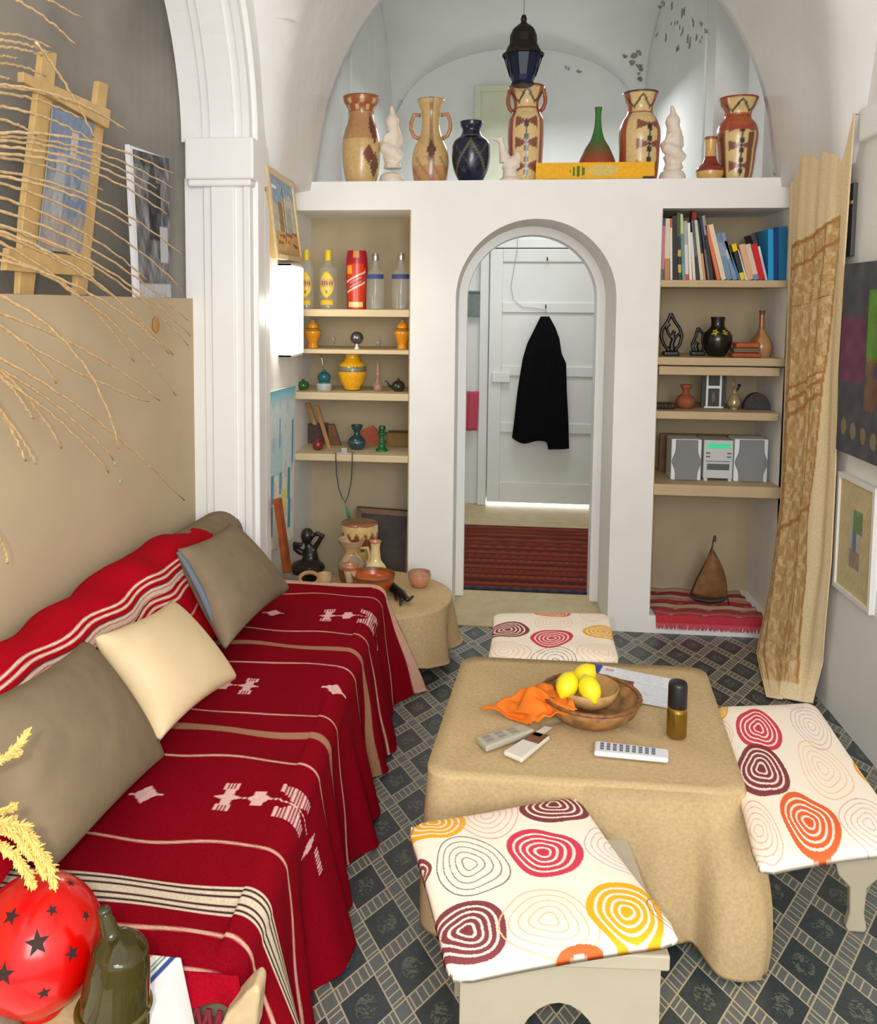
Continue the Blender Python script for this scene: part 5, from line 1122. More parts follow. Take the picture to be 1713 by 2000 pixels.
# stereo
DBT = mat('dark_button', (70, 74, 78), .4)
def stereo():
    Y = 4.40; z = SR[4]
    tb = empty('wood_tray', (1.1, 4.6, z), 'brown wooden board standing behind the stereo set', 'board')
    a, b_ = P(1296, 846, Y=4.62), P(1500, 850, Y=4.62); MB().box(a[0]-.02, 1.395, 4.61, 4.63, z, a[2]).build('board', brown_wood, tb, bevel=.003)
    for (u0, u1, lb) in ((1311, 1370, 'left grey cloth stereo speaker with white curved sides'), (1434, 1500, 'right grey cloth stereo speaker with white curved sides')):
        a, b_ = P(u0, 900, Y=Y), P(u1, 900, Y=Y); zt_ = P(u0, 857, Y=Y)[2]; x0, x1 = a[0], b_[0]; w = x1-x0
        t = empty('speaker', ((x0+x1)/2, Y, z), lb, 'speaker', 'stereo speakers')
        MB().box(x0, x1, Y, Y+.13, z, zt_).build('body', whitepl, t, bevel=.005)
        H = zt_-z; L = [(x0+w*(.14-.12*math.exp(-((k/20-.45)/.17)**2)), z+.004+(H-.008)*k/20) for k in range(21)]; R_ = [(x1-w*(.14-.13*math.exp(-((k/20-.45)/.17)**2)), z+.004+(H-.008)*k/20) for k in range(20, -1, -1)]
        MB().prism([(x, Y-.012, zz) for x, zz in L+R_], (0, .013, 0)).build('grille', speakm, t, bevel=.002)
    a, b_ = P(1373, 900, Y=Y), P(1433, 900, Y=Y); x0, x1 = a[0]+.003, b_[0]-.003; w = x1-x0; zt_ = P(1373, 859, Y=Y)[2]; H = zt_-z
    t = empty('stereo_unit', ((x0+x1)/2, Y, z), 'silver compact stereo unit with green display between two speakers', 'stereo')
    bd_ = MB().box(x0, x1, Y, Y+.14, z+.012, zt_).build('body', greypl, t, bevel=.004)
    MB().box(x0+w*.1, x1-w*.1, Y-.003, Y+.002, z+H*.92-.025, z+H*.92).build('display', mat('green_display', (70, 190, 140), .3, emit=(60, 190, 130), es=.35), bd_, bevel=.001)
    k1 = MB(); c0 = ((x0+x1)/2, Y, z+H*.62); k1.lathe((0, 0, 0), [(.019, 0), (.019, .007), (.016, .010), (.001, .010)], 28)
    kn = k1.build('volume_knob', metalm, t, smooth=False); kn.parent = bd_; kn.matrix_local = Matrix.Translation(Vector(c0)-Vector(t.location)) @ Matrix.Rotation(PI/2, 4, 'X')
    for dx in (-.055, -.045, .045, .055):
        for dz in (.012, -.006): MB().box((x0+x1)/2+dx-.0035, (x0+x1)/2+dx+.0035, Y-.004, Y+.001, c0[2]+dz-.003, c0[2]+dz+.004).build('button', DBT, bd_)
    MB().box(x0+w*.08, x1-w*.08, Y-.002, Y+.002, z+H*.475, z+H*.487).build('seam', blackpl, t)
    MB().box(x0+w*.12, x1-w*.12, Y-.003, Y+.002, z+H*.27, z+H*.42).build('cassette_door', mat('dark_window', (92, 104, 102), .2), t, bevel=.001)
    MB().box(x0+.004, x0+.02, Y-.002, Y+.03, z, z+.013).build('foot', greypl, t); MB().box(x1-.02, x1-.004, Y-.002, Y+.03, z, z+.013).build('foot', greypl, t)
stereo()
# sail boat model on a striped mat at the bottom of the right niche
def matrug():
    c = [P(1268, 1148, Z=.094), P(1455, 1158, Z=.094), P(1490, 1216, Z=.094), P(1285, 1212, Z=.094)]
    nu, nv = 120, 90; U, V = np.meshgrid(np.linspace(0, 1, nu), np.linspace(0, 1, nv), indexing='ij')
    y = 4.70-(4.70-4.262)*V; x = .80+.52*U+.02*V; z = .094+.006*np.sin(V*34)+.003*np.sin(U*20+V*9)
    z = np.where(y < YP, .094-(YP-y)*1.5, z); y = np.maximum(y, YP-.014)
    img = base(U, (176, 74, 74)); k = (V*18).astype(int); pal = [(160, 92, 82), (190, 158, 132), (142, 66, 68), (168, 112, 96), (170, 62, 70), (184, 150, 128)]
    for i in range(18): img[(k == i)] = pal[(i*5) % 6]
    img = put(img, (V > .9).astype(float), (186, 60, 72)); o = grid('striped_mat', np.stack([x, y, z], -1), lin(img), rugm, thick=.005)
    tag(o, 'small red and beige striped mat lying in the bottom of the right niche', 'mat')
    mb = MB(); rr = random.Random(3)
    for i in range(70):
        xx = .825+.51*i/69; mb.tube([(xx, YP-.015, .062), (xx+rr.uniform(-.004, .004), YP-.019, .045), (xx+rr.uniform(-.006, .006), YP-.016, .028)], [.0035, .0035, .0015], 5)
    mb.build('fringe', mat('pink_fringe', (214, 76, 92), .9), o)
matrug()
def boat():
    Y = 4.48; s = mpp(Y); z0 = .112
    q = lambda u, v, dy=0: P(u, v, Y=Y)+np.array([0, dy, 0])
    t = empty('model_sailboat', (q(1385, 1170)[0], Y, z0-.01), 'small wooden model sailboat on the striped mat', 'model boat')
    mb = MB(); mb.tube([q(1394, 1048), q(1391, 1070), q(1382, 1105), q(1368, 1160)], [.002, .0035, .004, .004], 8); mb.tube([q(1348, 1161), q(1362, 1128), q(1380, 1095), q(1391, 1068)], .0028, 8); mb.build('mast', black_wood, t, smooth=True)
    mb = MB(); mb.ell(q(1396, 1052), (.008, .004, .018)); mb.build('masthead', mat('blue_black', (60, 66, 84), .6), t, smooth=True)
    n = 16; U, V = np.meshgrid(np.linspace(0, 1, n), np.linspace(0, 1, n), indexing='ij'); A_, B1, B2 = np.array((1391, 1070.)), np.array((1350, 1158.)), np.array((1421, 1165.))
    G = np.zeros((n, n, 3))
    for i in range(n):
        for j in range(n):
            e, w = U[i, j], V[i, j]; l = A_*(1-w)+B1*w; r_ = A_*(1-w)+B2*w+np.array((8*sin(PI*w), 0)); p = l*(1-e)+r_*e+np.array((0, 5*sin(PI*e)*w)); G[i, j] = q(p[0], p[1], -.03*sin(PI*e)*sin(PI*w*.8+.2))
    grid('sail', G, None, mat('sail_veneer', (150, 104, 60), .7, var=.25, vs=25), t, thick=.003)
    mb = MB(); mb.tube([q(1345, 1163), q(1360, 1170), q(1385, 1174), q(1410, 1172), q(1424, 1163)], [.004, .012, .015, .012, .004], 10); blob('hull', mb, dark_wood, t, voxel=.003, smooth=1)
    mb = MB(); mb.tube([q(1420, 1164), q(1425, 1185)], .0025, 6); mb.build('oar', black_wood, t)
boat()

# ================================================================= COFFEE TABLE
TZ = .44
C4 = [P(903, 1294, Z=TZ), P(1374, 1303, Z=TZ), P(1444, 1562, Z=TZ), P(852, 1500, Z=TZ)]     # far-left, far-right, near-right, near-left
ctr = sum(C4)/4; exv = ((C4[1]-C4[0])+(C4[2]-C4[3]))/2; eyv = ((C4[0]-C4[3])+(C4[1]-C4[2]))/2
hx, hy = np.linalg.norm(exv)/2, np.linalg.norm(eyv)/2; exu, eyu = exv/(2*hx), eyv/(2*hy)
t = empty('coffee_table', (ctr[0], ctr[1], 0), 'square coffee table hidden under the burlap cloth', 'table')
MB().obox(ctr-exu*(hx-.012)-eyu*(hy-.012)-np.array([0, 0, .03]), exu*2*(hx-.012), eyu*2*(hy-.012), (0, 0, .025)).build('tabletop', brown_wood, t, bevel=.004)
for sx in (-1, 1):
    for sy in (-1, 1):
        p = ctr+exu*sx*(hx-.07)+eyu*sy*(hy-.07); MB().obox((p[0]-.025, p[1]-.025, 0), (.05, 0, 0), (0, .05, 0), (0, 0, TZ-.03)).build('leg', brown_wood, t)
def tablecloth():
    n = 360; k = 60; rc = .045; th = np.linspace(0, 1, n+1)
    # rounded square perimeter
    per = []; corner = []
    CK = {(-1, -1): .012, (1, -1): .085, (1, 1): .04, (-1, 1): .03}
    segs = [((-hx, -hy), (hx, -hy)), ((hx, -hy), (hx, hy)), ((hx, hy), (-hx, hy)), ((-hx, hy), (-hx, -hy))]
    for (p0, p1) in segs:
        for i in range(n//4):
            e = i/(n//4); x = p0[0]+(p1[0]-p0[0])*e; y = p0[1]+(p1[1]-p0[1])*e; d = min(e, 1-e)*2*hx; cn = max(0, 1-d/.17)
            xr = np.clip(x, -hx+rc, hx-rc); yr = np.clip(y, -hy+rc, hy-rc); dx, dy = x-xr, y-yr; m_ = math.hypot(dx, dy)
            if m_ > 1e-6: x, y = xr+dx/m_*rc, yr+dy/m_*rc
            nx_, ny_ = (dx/m_, dy/m_) if m_ > 1e-6 else (0, 0); per.append((x, y, nx_, ny_)); corner.append(cn)
    per.append(per[0]); corner.append(corner[0])
    G = np.zeros((n+1, k, 3))
    for i in range(n+1):
        x, y, nx_, ny_ = per[i]; cn = corner[i]; ph = i/(n)*2*PI
        for j in range(k):
            f_ = j/(k-1)
            if f_ < .25:
                g = f_/.25; G[i, j] = ctr+exu*x*g*.985+eyu*y*g*.985; G[i, j, 2] = TZ+.002+.002*sin(x*20)*sin(y*17)
            else:
                g = (f_-.25)/.75; r0 = .02; ck = CK[(1 if x > 0 else -1, 1 if y > 0 else -1)]; drop = g*(.395+.45*ck*cn**2+.010*sin(ph*9))
                out = .012+g*(.012+.016*sin(ph*22+.5)*(1-cn))+ck*cn**1.3*math.sin(g*PI*.68)*1.1
                if ck > .05 and abs(y+hy) < .02 and x > 0: out -= .035*math.exp(-((cn-.42)/.14)**2)*g+.012*math.sin(min(1, g*10)*PI/2)
                p = ctr+exu*(x+nx_*out)+eyu*(y+ny_*out); p[2] = TZ+.002-drop+.006*math.cos(min(1, g*12)*PI/2)
                p[2] = max(p[2], .008); G[i, j] = p
    weldm(tag(grid('burlap_tablecloth', G, None, burlap, thick=.004, off=1), 'tan burlap tablecloth over the square coffee table', 'tablecloth'))
tablecloth()
ZC = TZ+.007
# things on the table
def bowl(u, v, Rpx, H, name, label, z=ZC, wob=0, Z2=None, m_=None):
    p = P(u, v, Z=z); R_ = Rpx
    mb = MB(); pr = [(R_*.55, 0), (R_*.7, H*.06), (R_*.92, H*.5), (R_, H), (R_*.97, H*1.02), (R_*.95, H*.97), (R_*.86, H*.5), (R_*.62, H*.13), (.001, H*.12)]
    mb.lathe((p[0], p[1], z), pr, 48); o = mb.build(name, m_ or basketm, smooth=True); tag(o, label, 'bowl'); return o, p
o1, pb = bowl(1152, 1398, .138, .062, 'clay_bowl', 'wide brown glazed bowl on the coffee table holding a smaller bowl')
mb = MB(); mb.tube([(pb[0]+.136*cos(a)*(1+.008*sin(a*30)), pb[1]+.136*sin(a)*(1+.008*sin(a*30)), ZC+.064) for a in np.linspace(0, 2*PI, 120)], .006, 8); mb.build('rim', mat('dark_rim', (150, 96, 50), .4, var=.3, vs=60), o1, smooth=True)
o2, pb2 = bowl(1146, 1371, .088, .05, 'small_bowl', 'smaller pale brown bowl of lemons inside the wide bowl', z=ZC+.04, m_=mat('pale_clay', (206, 160, 100), .5, var=.2, vs=30))
bz = ZC+.04+.05
for u, v, lb in ((1108, 1338, 'left lemon in the bowl'), (1141, 1320, 'highest lemon, at the back of the bowl'), (1152, 1346, 'front lemon in the bowl')):
    p = P(u, v, Z=bz+.012); t_ = MB(); rot = Matrix.Rotation(random.uniform(0, 3), 3, 'Z') @ Matrix.Rotation(.9, 3, 'Y')
    vs = []; pts = [(-.043, .003), (-.038, .008), (-.030, .019), (-.018, .027), (0, .0305), (.018, .027), (.030, .019), (.037, .009), (.043, .004)]
    ax_ = np.array(rot @ Vector((0, 0, 1))); t_.tube([p+ax_*a for a, r in pts], [r for a, r in pts], 24)
    tag(t_.build('lemon', lemonm, smooth=True), lb, 'lemon', 'lemons in the bowl')
# orange napkin
def napkin():
    n = 50; U, V = np.meshgrid(np.linspace(0, 1, n), np.linspace(0, 1, n), indexing='ij'); G = np.zeros((n, n, 3))
    A_, B_, C_, D_ = P(938, 1385, Z=ZC+.006), P(1070, 1330, Z=ZC+.085), P(1128, 1388, Z=ZC+.072), P(1035, 1414, Z=ZC+.006)
    G = ((1-U)*(1-V))[..., None]*A_+(U*(1-V))[..., None]*B_+(U*V)[..., None]*C_+((1-U)*V)[..., None]*D_
    G[..., 2] += .022*np.exp(-((U-.62)**2+(V-.35)**2)/.04)+.010*np.sin(U*9+V*6)*np.sin(PI*V)+.006*np.sin(V*19-U*8)*U+.004*np.sin(U*23+V*5)
    G[..., 0] += .012*np.sin(V*11)*np.sin(PI*U); G[..., 1] += .012*np.sin(U*13)*np.sin(PI*V)
    dr = np.hypot(G[..., 0]-pb[0], G[..., 1]-pb[1]); low = np.clip((.165-dr)/.03, 0, 1)*(ZC+.075)
    G[..., 2] = np.maximum(G[..., 2], np.maximum(low, ZC+.004)); tag(grid('orange_napkin', G, None, orangec, thick=.003), 'orange cloth napkin draped over the edge of the wide bowl', 'napkin')
napkin()
def remote(pts, h, m_, name, label, screen=None, btn=(90, 92, 100), rows=5, colsn=3, accents=()):
    c = [P(u, v, Z=ZC+h) for u, v in pts]; o = empty(name, sum(c)/4-np.array([0, 0, h]), label, 'remote control')
    bd_ = MB().prism(c, (0, 0, -h)).build('body', m_, o, bevel=.006, seg=4)
    up = np.array([0, 0, .0008])
    def quad(u0, u1, v0, v1, z_=.0012, nm='button', mm=None):
        q = [c[0]*(1-a)*(1-b)+c[1]*a*(1-b)+c[2]*a*b+c[3]*(1-a)*b for a, b in ((u0, v0), (u1, v0), (u1, v1), (u0, v1))]
        MB().prism(q, (0, 0, z_)).build(nm, mm, bd_)
    if screen: quad(*screen, nm='screen', mm=mat('dark_lcd', (110, 70, 50), .2))
    bm_ = mat('remote_button', btn, .5)
    u0, u1 = (.10, .92)
    for i in range(rows):
        for j in range(colsn):
            a = .08+.78*i/rows if not screen else .06+.45*i/rows; b = .18+.64*j/colsn
            if screen: a = 1-a-.1
            quad(a, a+.5/rows*.9, b, b+.36/colsn*1.3, mm=bm_)
    return o
# corners run along the long side: (start,left) -> (end,left) -> (end,right) -> (start,right)
remote([(930, 1438), (1018, 1413), (1046, 1424), (950, 1458)], .018, mat('warm_grey_plastic', (176, 172, 152), .4), 'remote_control', 'grey rounded remote control lying left of the napkin', rows=3, colsn=2, btn=(146, 140, 130))
o = remote([(982, 1466), (1042, 1428), (1075, 1436), (1020, 1482)], .014, mat('ivory_plastic', (218, 212, 198), .35), 'remote_control', 'small ivory remote control with a dark screen on the coffee table', screen=(.60, .97, .06, .94), rows=1, colsn=1, btn=(206, 200, 186))
remote([(1162, 1445), (1306, 1462), (1306, 1482), (1160, 1468)], .014, mat('white_remote_plastic', (226, 229, 236), .3), 'remote_control', 'long white remote control with many buttons at the table front', rows=9, colsn=3, btn=(112, 116, 128))
# spray can
p = P(1321, 1436, Z=ZC); s = np.linalg.norm(P(1340, 1436, Z=ZC)-P(1302, 1436, Z=ZC))/2
pt_ = EYE+ (P(1321, 1330, Y=p[1])-EYE); H = P(1321, 1330, Y=p[1])[2]-ZC
t = empty('spray_can', (p[0], p[1], ZC), 'black and gold spray can standing on the coffee table', 'can')
MB().lathe((p[0], p[1], ZC), [(s*.92, 0), (s, .004), (s, H*.46), (s*.93, H*.5)], 32).build('body', mat('gold_tin', (150, 122, 50), .25, metal=.85), t, smooth=False)
MB().lathe((p[0], p[1], ZC), [(s*.9, H*.5), (s*.98, H*.505), (s*.98, H*.53), (s*.9, H*.535)], 32).build('collar', mat('gold_ring', (216, 180, 90), .2, metal=.9), t)
MB().lathe((p[0], p[1], ZC), [(s*.93, H*.53), (s*.95, H*.55), (s*.95, H*.93), (s*.85, H*.985), (s*.5, H), (.001, H)], 32).build('cap', blackpl, t, smooth=True)
# papers
def sheet(pts, z, n, fn, label):
    c = [P(u, v, Z=z) for u, v in pts]; t = MB().prism(c, (0, 0, -.0015)).build('leaflet', mat('paper_edge', (236, 238, 242), .7)); tag(t, label, 'leaflet')
    panel(c, n, fn, 'printed_side', flatvc, t, 0, (0, 0, .0008))
def s1(U, V):
    img = base(U, (232, 236, 242)); img = put(img, (U < .14).astype(float), (62, 76, 160)); img = put(img, ((np.abs(U-.24) < .05) & (np.abs(V-.35) < .12)).astype(float)*.5, (196, 90, 100)); img = put(img, ((np.sin(V*70) > .6) & (U > .35) & (U < .9)).astype(float)*.12, (120, 130, 160)); return img
sheet([(1157, 1296), (1312, 1326), (1310, 1345), (1146, 1312)], ZC+.006, 60, s1, 'leaflet with a blue end lying behind the bowls')
sheet([(1232, 1325), (1306, 1335), (1303, 1382), (1220, 1366)], ZC+.002, 40, lambda U, V: put(put(base(U, (230, 234, 240)), ((U < .12) & (V < .35)).astype(float), (150, 60, 66)), ((np.sin(V*60) > .6) & (U > .2)).astype(float)*.1, (120, 130, 160)), 'white paper sheet between the bowls and the spray can')

# ================================================================= STOOLS WITH PRINTED CUSHIONS
CR = (252, 240, 222)
def homog(src, dst):
    A = []
    for (x, y), (X, Y) in zip(src, dst):
        A.append([x, y, 1, 0, 0, 0, -X*x, -X*y, -X]); A.append([0, 0, 0, x, y, 1, -Y*x, -Y*y, -Y])
    return np.linalg.svd(np.array(A, float))[2][-1].reshape(3, 3)
COLS = dict(r=(214, 60, 84), m=(132, 60, 66), y=(244, 176, 36), o=(232, 100, 50), p=(240, 170, 150), a=(250, 196, 150), g=(120, 112, 128), l=(214, 170, 190))
def cush_cols(U, V, blobs, H):
    img = base(U, CR)
    for k, (bx, by, R_, col, kind) in enumerate(blobs):
        q = H @ np.array([bx, by, 1.]); cx_, cy_ = q[0]/q[2], q[1]/q[2]; dx, dy = U-cx_, V-cy_; th = np.arctan2(dy, dx); d = np.hypot(dx, dy)
        rs = np.random.RandomState(k*13+5); p1, p2, p3 = rs.uniform(0, 6, 3)
        wob = 1+.075*np.sin(2*th+p1)+.065*np.sin(3*th+p2)+.02*np.sin(5*th+p3); tt = d/(R_*wob)
        # rings drift off-centre and wobble as they grow
        n_ = 5.; t2 = tt*n_+.34*np.sin(th*1+p2)*(1-tt)*np.clip(tt*3, 0, 1)+.26*np.sin(3*th+p1)*np.clip(tt, 0, 1)*(1-tt)*2; fr = np.abs(t2-np.round(t2)); inn = tt < 1.02
        c = COLS[col]
        if kind == 'f':
            img = put(img, inn.astype(float)*.95, c); img = put(img, ((fr < .18) & (tt < .95) & (tt > .08)).astype(float), (252, 232, 216)); img = put(img, (tt < .07).astype(float), c)
        else:
            img = put(img, ((fr < .085) & inn & (tt > .1)).astype(float)*.85, c); img = put(img, (np.abs(tt-1) < .018).astype(float)*.85, c)
    return img
def cushion(pts, Zc, thick, blobs, label, stool_t, n=230, rim=(206, 60, 70)):
    """pts: photo corners far-left, far-right, near-right, near-left of the cushion's top edge"""
    c = [P(u, v, Z=Zc) for u, v in pts]; H = homog(pts, [(0, 0), (1, 0), (1, 1), (0, 1)])
    U, V = np.meshgrid(np.linspace(0, 1, n), np.linspace(0, 1, n), indexing='ij'); a, b = U*2-1, V*2-1
    u, v = (a*(1-.03*(1-b*b)*np.abs(a)**3)+1)/2, (b*(1-.03*(1-a*a)*np.abs(b)**3)+1)/2
    # rounded corners
    cr = np.clip(np.abs(a)+np.abs(b)-1.8, 0, 1); u = .5+(u-.5)*(1-cr*.22); v = .5+(v-.5)*(1-cr*.22)
    G = ((1-u)*(1-v))[..., None]*c[0]+(u*(1-v))[..., None]*c[1]+(u*v)[..., None]*c[2]+((1-u)*v)[..., None]*c[3]
    pr = np.power(np.clip((1-a**6)*(1-b**6), 0, 1), .30)
    F_ = G.copy(); F_[..., 2] += pr*.018+.003*noise2(U, V, 16, len(label))*pr-.004; B_ = G.copy(); B_[..., 2] -= pr*(thick-.015)
    F_[..., 2] -= (1-pr)*.014; B_[..., 2] = np.where(pr < 1e-6, F_[..., 2], B_[..., 2])
    cols = cush_cols(U, V, blobs, H)
    o = closed_pad('seat_cushion', F_, B_, lin(np.clip(cols, 0, 255)), cushm); tag(o, label, 'cushion', 'printed stool cushions'); return o
def stool(ctr_, ax_, ay_, w, d, h, label):
    """plank stool: slab top, two side boards with an arch cut, stretcher"""
    ax_, ay_ = np.array(ax_+(0,)), np.array(ay_+(0,)); c = np.array([ctr_[0], ctr_[1], 0.])
    t = empty('wooden_stool', c, label, 'stool', 'plank stools around the coffee table')
    MB().obox(c-ax_*w/2-ay_*d/2+np.array([0, 0, h-.032]), ax_*w, ay_*d, (0, 0, .032)).build('top', stoolp, t, bevel=.004)
    for sgn in (-1, 1):
        o0 = c+ay_*sgn*(d/2-.035)-ay_*.011; ww = w/2-.01; pl_ = [(-ww, 0), (-ww, h-.032), (ww, h-.032), (ww, 0), (ww-.07, 0)]
        arc = [(-(ww-.07)*cos(PI*k/16)*-1, .0) for k in range(0)]
        for k in range(17): a = PI*k/16; pl_.append(((ww-.09)*cos(a), .0+.245*sin(a)**.8 if 0 < k < 16 else 0))
        MB().prism([o0+ax_*x+np.array([0, 0, z]) for x, z in pl_], ay_*.022).build('leg_board', stoolp, t, bevel=.002)
    MB().obox(c-ay_*(d/2-.06)-ax_*.011+np.array([0, 0, h-.12]), ax_*.022, ay_*(d-.12), (0, 0, .085)).build('stretcher', stoolp, t)
    return t
# near stool
a = P(1310, 1868, Z=.37); b_ = P(1248, 1640, Z=.37); c0 = P(889, 1893, Z=.37)
w_ = .408; ax_ = np.array([.9976, .07, 0]); ay_ = np.array([-ax_[1], ax_[0], 0]); d_ = .365
cc = a-ax_*w_/2+ay_*d_/2
stool((cc[0], cc[1]), (ax_[0], ax_[1]), (ay_[0], ay_[1]), w_, d_, .37, 'grey painted plank stool in the foreground, an arch cut in its front')
cushion([(793, 1607), (1128, 1550), (1340, 1832), (876, 1912)], .415, .045,
  [(843, 1610, .16, 'y', 'f'), (944, 1595, .19, 'p', 'l'), (1077, 1578, .175, 'm', 'f'), (912, 1698, .185, 'g', 'l'), (1055, 1672, .17, 'r', 'f'), (1205, 1660, .16, 'l', 'l'), (905, 1825, .17, 'm', 'f'), (1063, 1810, .19, 'a', 'l'), (1218, 1790, .17, 'y', 'f'), (1330, 1780, .12, 'g', 'l'), (1160, 1925, .16, 'o', 'f'), (797, 1700, .10, 'm', 'f'), (1180, 1560, .10, 'a', 'l')],
  'printed cushion on the foreground stool', None, n=300)
# right stool
cushion([(1392, 1376), (1590, 1368), (1792, 1655), (1480, 1700)], .42, .05,
  [(1480, 1424, .17, 'r', 'f'), (1582, 1418, .165, 'l', 'l'), (1484, 1500, .175, 'm', 'f'), (1605, 1500, .175, 'a', 'l'), (1582, 1608, .165, 'o', 'f'), (1478, 1620, .14, 'p', 'l'), (1695, 1612, .15, 'l', 'l'), (1700, 1495, .13, 'y', 'f'), (1402, 1382, .10, 'y', 'f'), (1545, 1372, .10, 'l', 'l'), (1400, 1430, .12, 'p', 'l')],
  'printed cushion on the stool at the right of the coffee table', None, n=260)
def legged_stool():
    h = .355; L_ = [(.955, 2.245), (.63, 2.215), (.93, 2.57), (.62, 2.54)]
    t = empty('wooden_stool', (.79, 2.39, 0), 'grey painted stool on shaped legs right of the coffee table', 'stool')
    MB().box(.58, .99, 2.19, 2.60, h-.03, h).build('top', stoolp, t, bevel=.004)
    for x, y in L_:
        pl_ = [(-.02, 0), (-.026, .012), (-.018, .05), (-.021, .12), (-.05, .15), (-.064, .20), (-.062, h-.03), (.062, h-.03), (.060, .20), (.048, .15), (.021, .12), (.018, .05), (.026, .012), (.02, 0)]
        MB().prism([(x+a, y-.011, z) for a, z in pl_], (0, .022, 0)).build('leg', stoolp, t, bevel=.004)
    for y in (2.245, 2.56): MB().box(.62, .94, y+.012, y+.03, h-.075, h-.03).build('rail', stoolp, t)
legged_stool()
# back stool
cushion([(962, 1196), (1192, 1197), (1213, 1290), (950, 1289)], .42, .05,
  [(990, 1236, .17, 'm', 'f'), (1077, 1254, .17, 'r', 'f'), (1180, 1240, .15, 'y', 'f'), (1080, 1222, .16, 'a', 'l'), (985, 1278, .18, 'p', 'l'), (1085, 1292, .18, 'g', 'l'), (1180, 1280, .18, 'a', 'l'), (1080, 1200, .14, 'o', 'f'), (1160, 1208, .12, 'p', 'l')],
  'printed cushion on the stool behind the coffee table', None, n=170)
q = (P(975, 1200, Z=.42)+P(1212, 1300, Z=.42))/2; stool((.24, 3.06), (1, .05), (-.05, 1), .38, .40, .365, 'grey painted plank stool behind the coffee table')

# ================================================================= NEAR LEFT TABLE
TZ2 = .50
c = [P(352, 1873, Z=TZ2), None, None, None]
xr, yr_ = c[0][0], c[0][1]
t = empty('small_table', (xr-.3, yr_-.25, 0), 'small table in the near left corner carrying the red lantern', 'table')
MB().box(xr-.62, xr-.015, yr_-.5, yr_-.012, TZ2-.03, TZ2-.004).build('tabletop', brown_wood, t)
for x in (xr-.58, xr-.06):
    for y in (yr_-.46, yr_-.06): MB().box(x-.02, x+.02, y-.02, y+.02, 0, TZ2-.03).build('leg', brown_wood, t)
nu, nv = 420, 220; U, V = np.meshgrid(np.linspace(0, 1, nu), np.linspace(0, 1, nv), indexing='ij'); s = U*.86; y = yr_-.5+.5*V+.0
x = xr-.62+np.minimum(s, .62)+np.clip(s-.62, 0, None)*.16+.010*np.sin(V*15)*np.clip(s-.62, 0, 1)*3; z = TZ2+.001-np.clip(s-.62, 0, None)*.98
y = y+np.clip(s-.62, 0, None)*.02
img = base(U, (240, 240, 238)); dd = (.62-s)-.33*(yr_-y)
for s0, w, col in ((.012, .009, (60, 86, 150)), (.025, .003, (110, 130, 120)), (.032, .002, (110, 130, 120)), (.050, .004, (214, 120, 120)), (.066, .003, (100, 120, 140)), (.074, .002, (140, 150, 150)), (.30, .008, (60, 86, 150)), (.36, .004, (214, 120, 120))):
    img = put(img, np.clip((w/2-np.abs(dd-s0))/.002+.7, 0, 1), col)
tag(grid('striped_tablecloth', np.stack([x, y, z], -1), lin(img), clothw, thick=.003), 'white tablecloth with blue and red stripes on the near left table', 'tablecloth')
# burlap runner under the lantern
U, V = np.meshgrid(np.linspace(0, 1, 30), np.linspace(0, 1, 30), indexing='ij'); cr = [P(-60, 1880, Z=TZ2+.006), P(190, 1840, Z=TZ2+.006), P(165, 2060, Z=TZ2+.006), P(-60, 2060, Z=TZ2+.006)]
G = ((1-U)*(1-V))[..., None]*cr[0]+(U*(1-V))[..., None]*cr[1]+(U*V)[..., None]*cr[2]+((1-U)*V)[..., None]*cr[3]; G[..., 2] += .003*np.sin(U*14)*np.sin(V*9)
tag(grid('burlap_mat', G, None, burlap, thick=.003), 'tan burlap mat under the red lantern', 'mat')
# red ceramic lantern with star cut-outs
def star_lantern():
    Y = 1.20; cen = P(72, 1842, Y=Y); R_ = np.linalg.norm(P(190, 1842, Y=Y)-P(72, 1842, Y=Y)); zb = TZ2+.012; cen[2] = zb+R_*1.0
    t = empty('star_lantern', (cen[0], Y, zb), 'red glazed ball lantern with star shaped holes, near left corner', 'lantern')
    n, k = 96, 64; mb = MB(); pr = []
    for i in range(k+1):
        ph = PI*.045+PI*.90*i/k; pr.append((R_*sin(ph), R_-R_*cos(ph)*1.0))
    mb.lathe((cen[0], Y, zb), pr, n); mb.build('shell', redcer, t, smooth=True)
    base_ = MB().lathe((cen[0], Y, zb-.006), [(R_*.42, 0), (R_*.45, .01), (R_*.36, .02)], 40).build('foot_ring', redcer, t, smooth=True)
    eye = Vector(EYE)
    for u, v, rpx in ((22, 1790, 16), (73, 1842, 22), (141, 1862, 15), (7, 1903, 20), (168, 1788, 10), (86, 1940, 12), (138, 1725, 9), (58, 1726, 13), (102, 1778, 11)):
        # ray to sphere
        d = RM.T @ np.array([(u-CX)/F, -(v-CY)/F, 1.]); d /= np.linalg.norm(d); c_ = np.array([cen[0], Y, zb+R_]); oc = EYE-c_; bq = oc @ d; disc = bq*bq-(oc @ oc-R_*R_)
        if disc < 0: continue
        p = EYE+d*(-bq-math.sqrt(disc)); nr = (p-c_)/R_; upv = np.array([0, 0, 1.])-nr*nr[2]; upv /= np.linalg.norm(upv); rt = np.cross(upv, nr)
        r0 = .0125*rpx/18*1.2; pts = []
        for q in range(10):
            a = PI/2+q*PI/5; rr = r0 if q % 2 == 0 else r0*.42; pp = p+rt*rr*cos(a)+upv*rr*sin(a); pp = c_+(pp-c_)/np.linalg.norm(pp-c_)*(R_+.0006); pts.append(pp)
        MB().prism([x_ for x_ in pts], tuple(-nr*.004)).build('star_hole', darkin, t)  # dark star plate on the closed shell, coloured like the shaded inside
star_lantern()
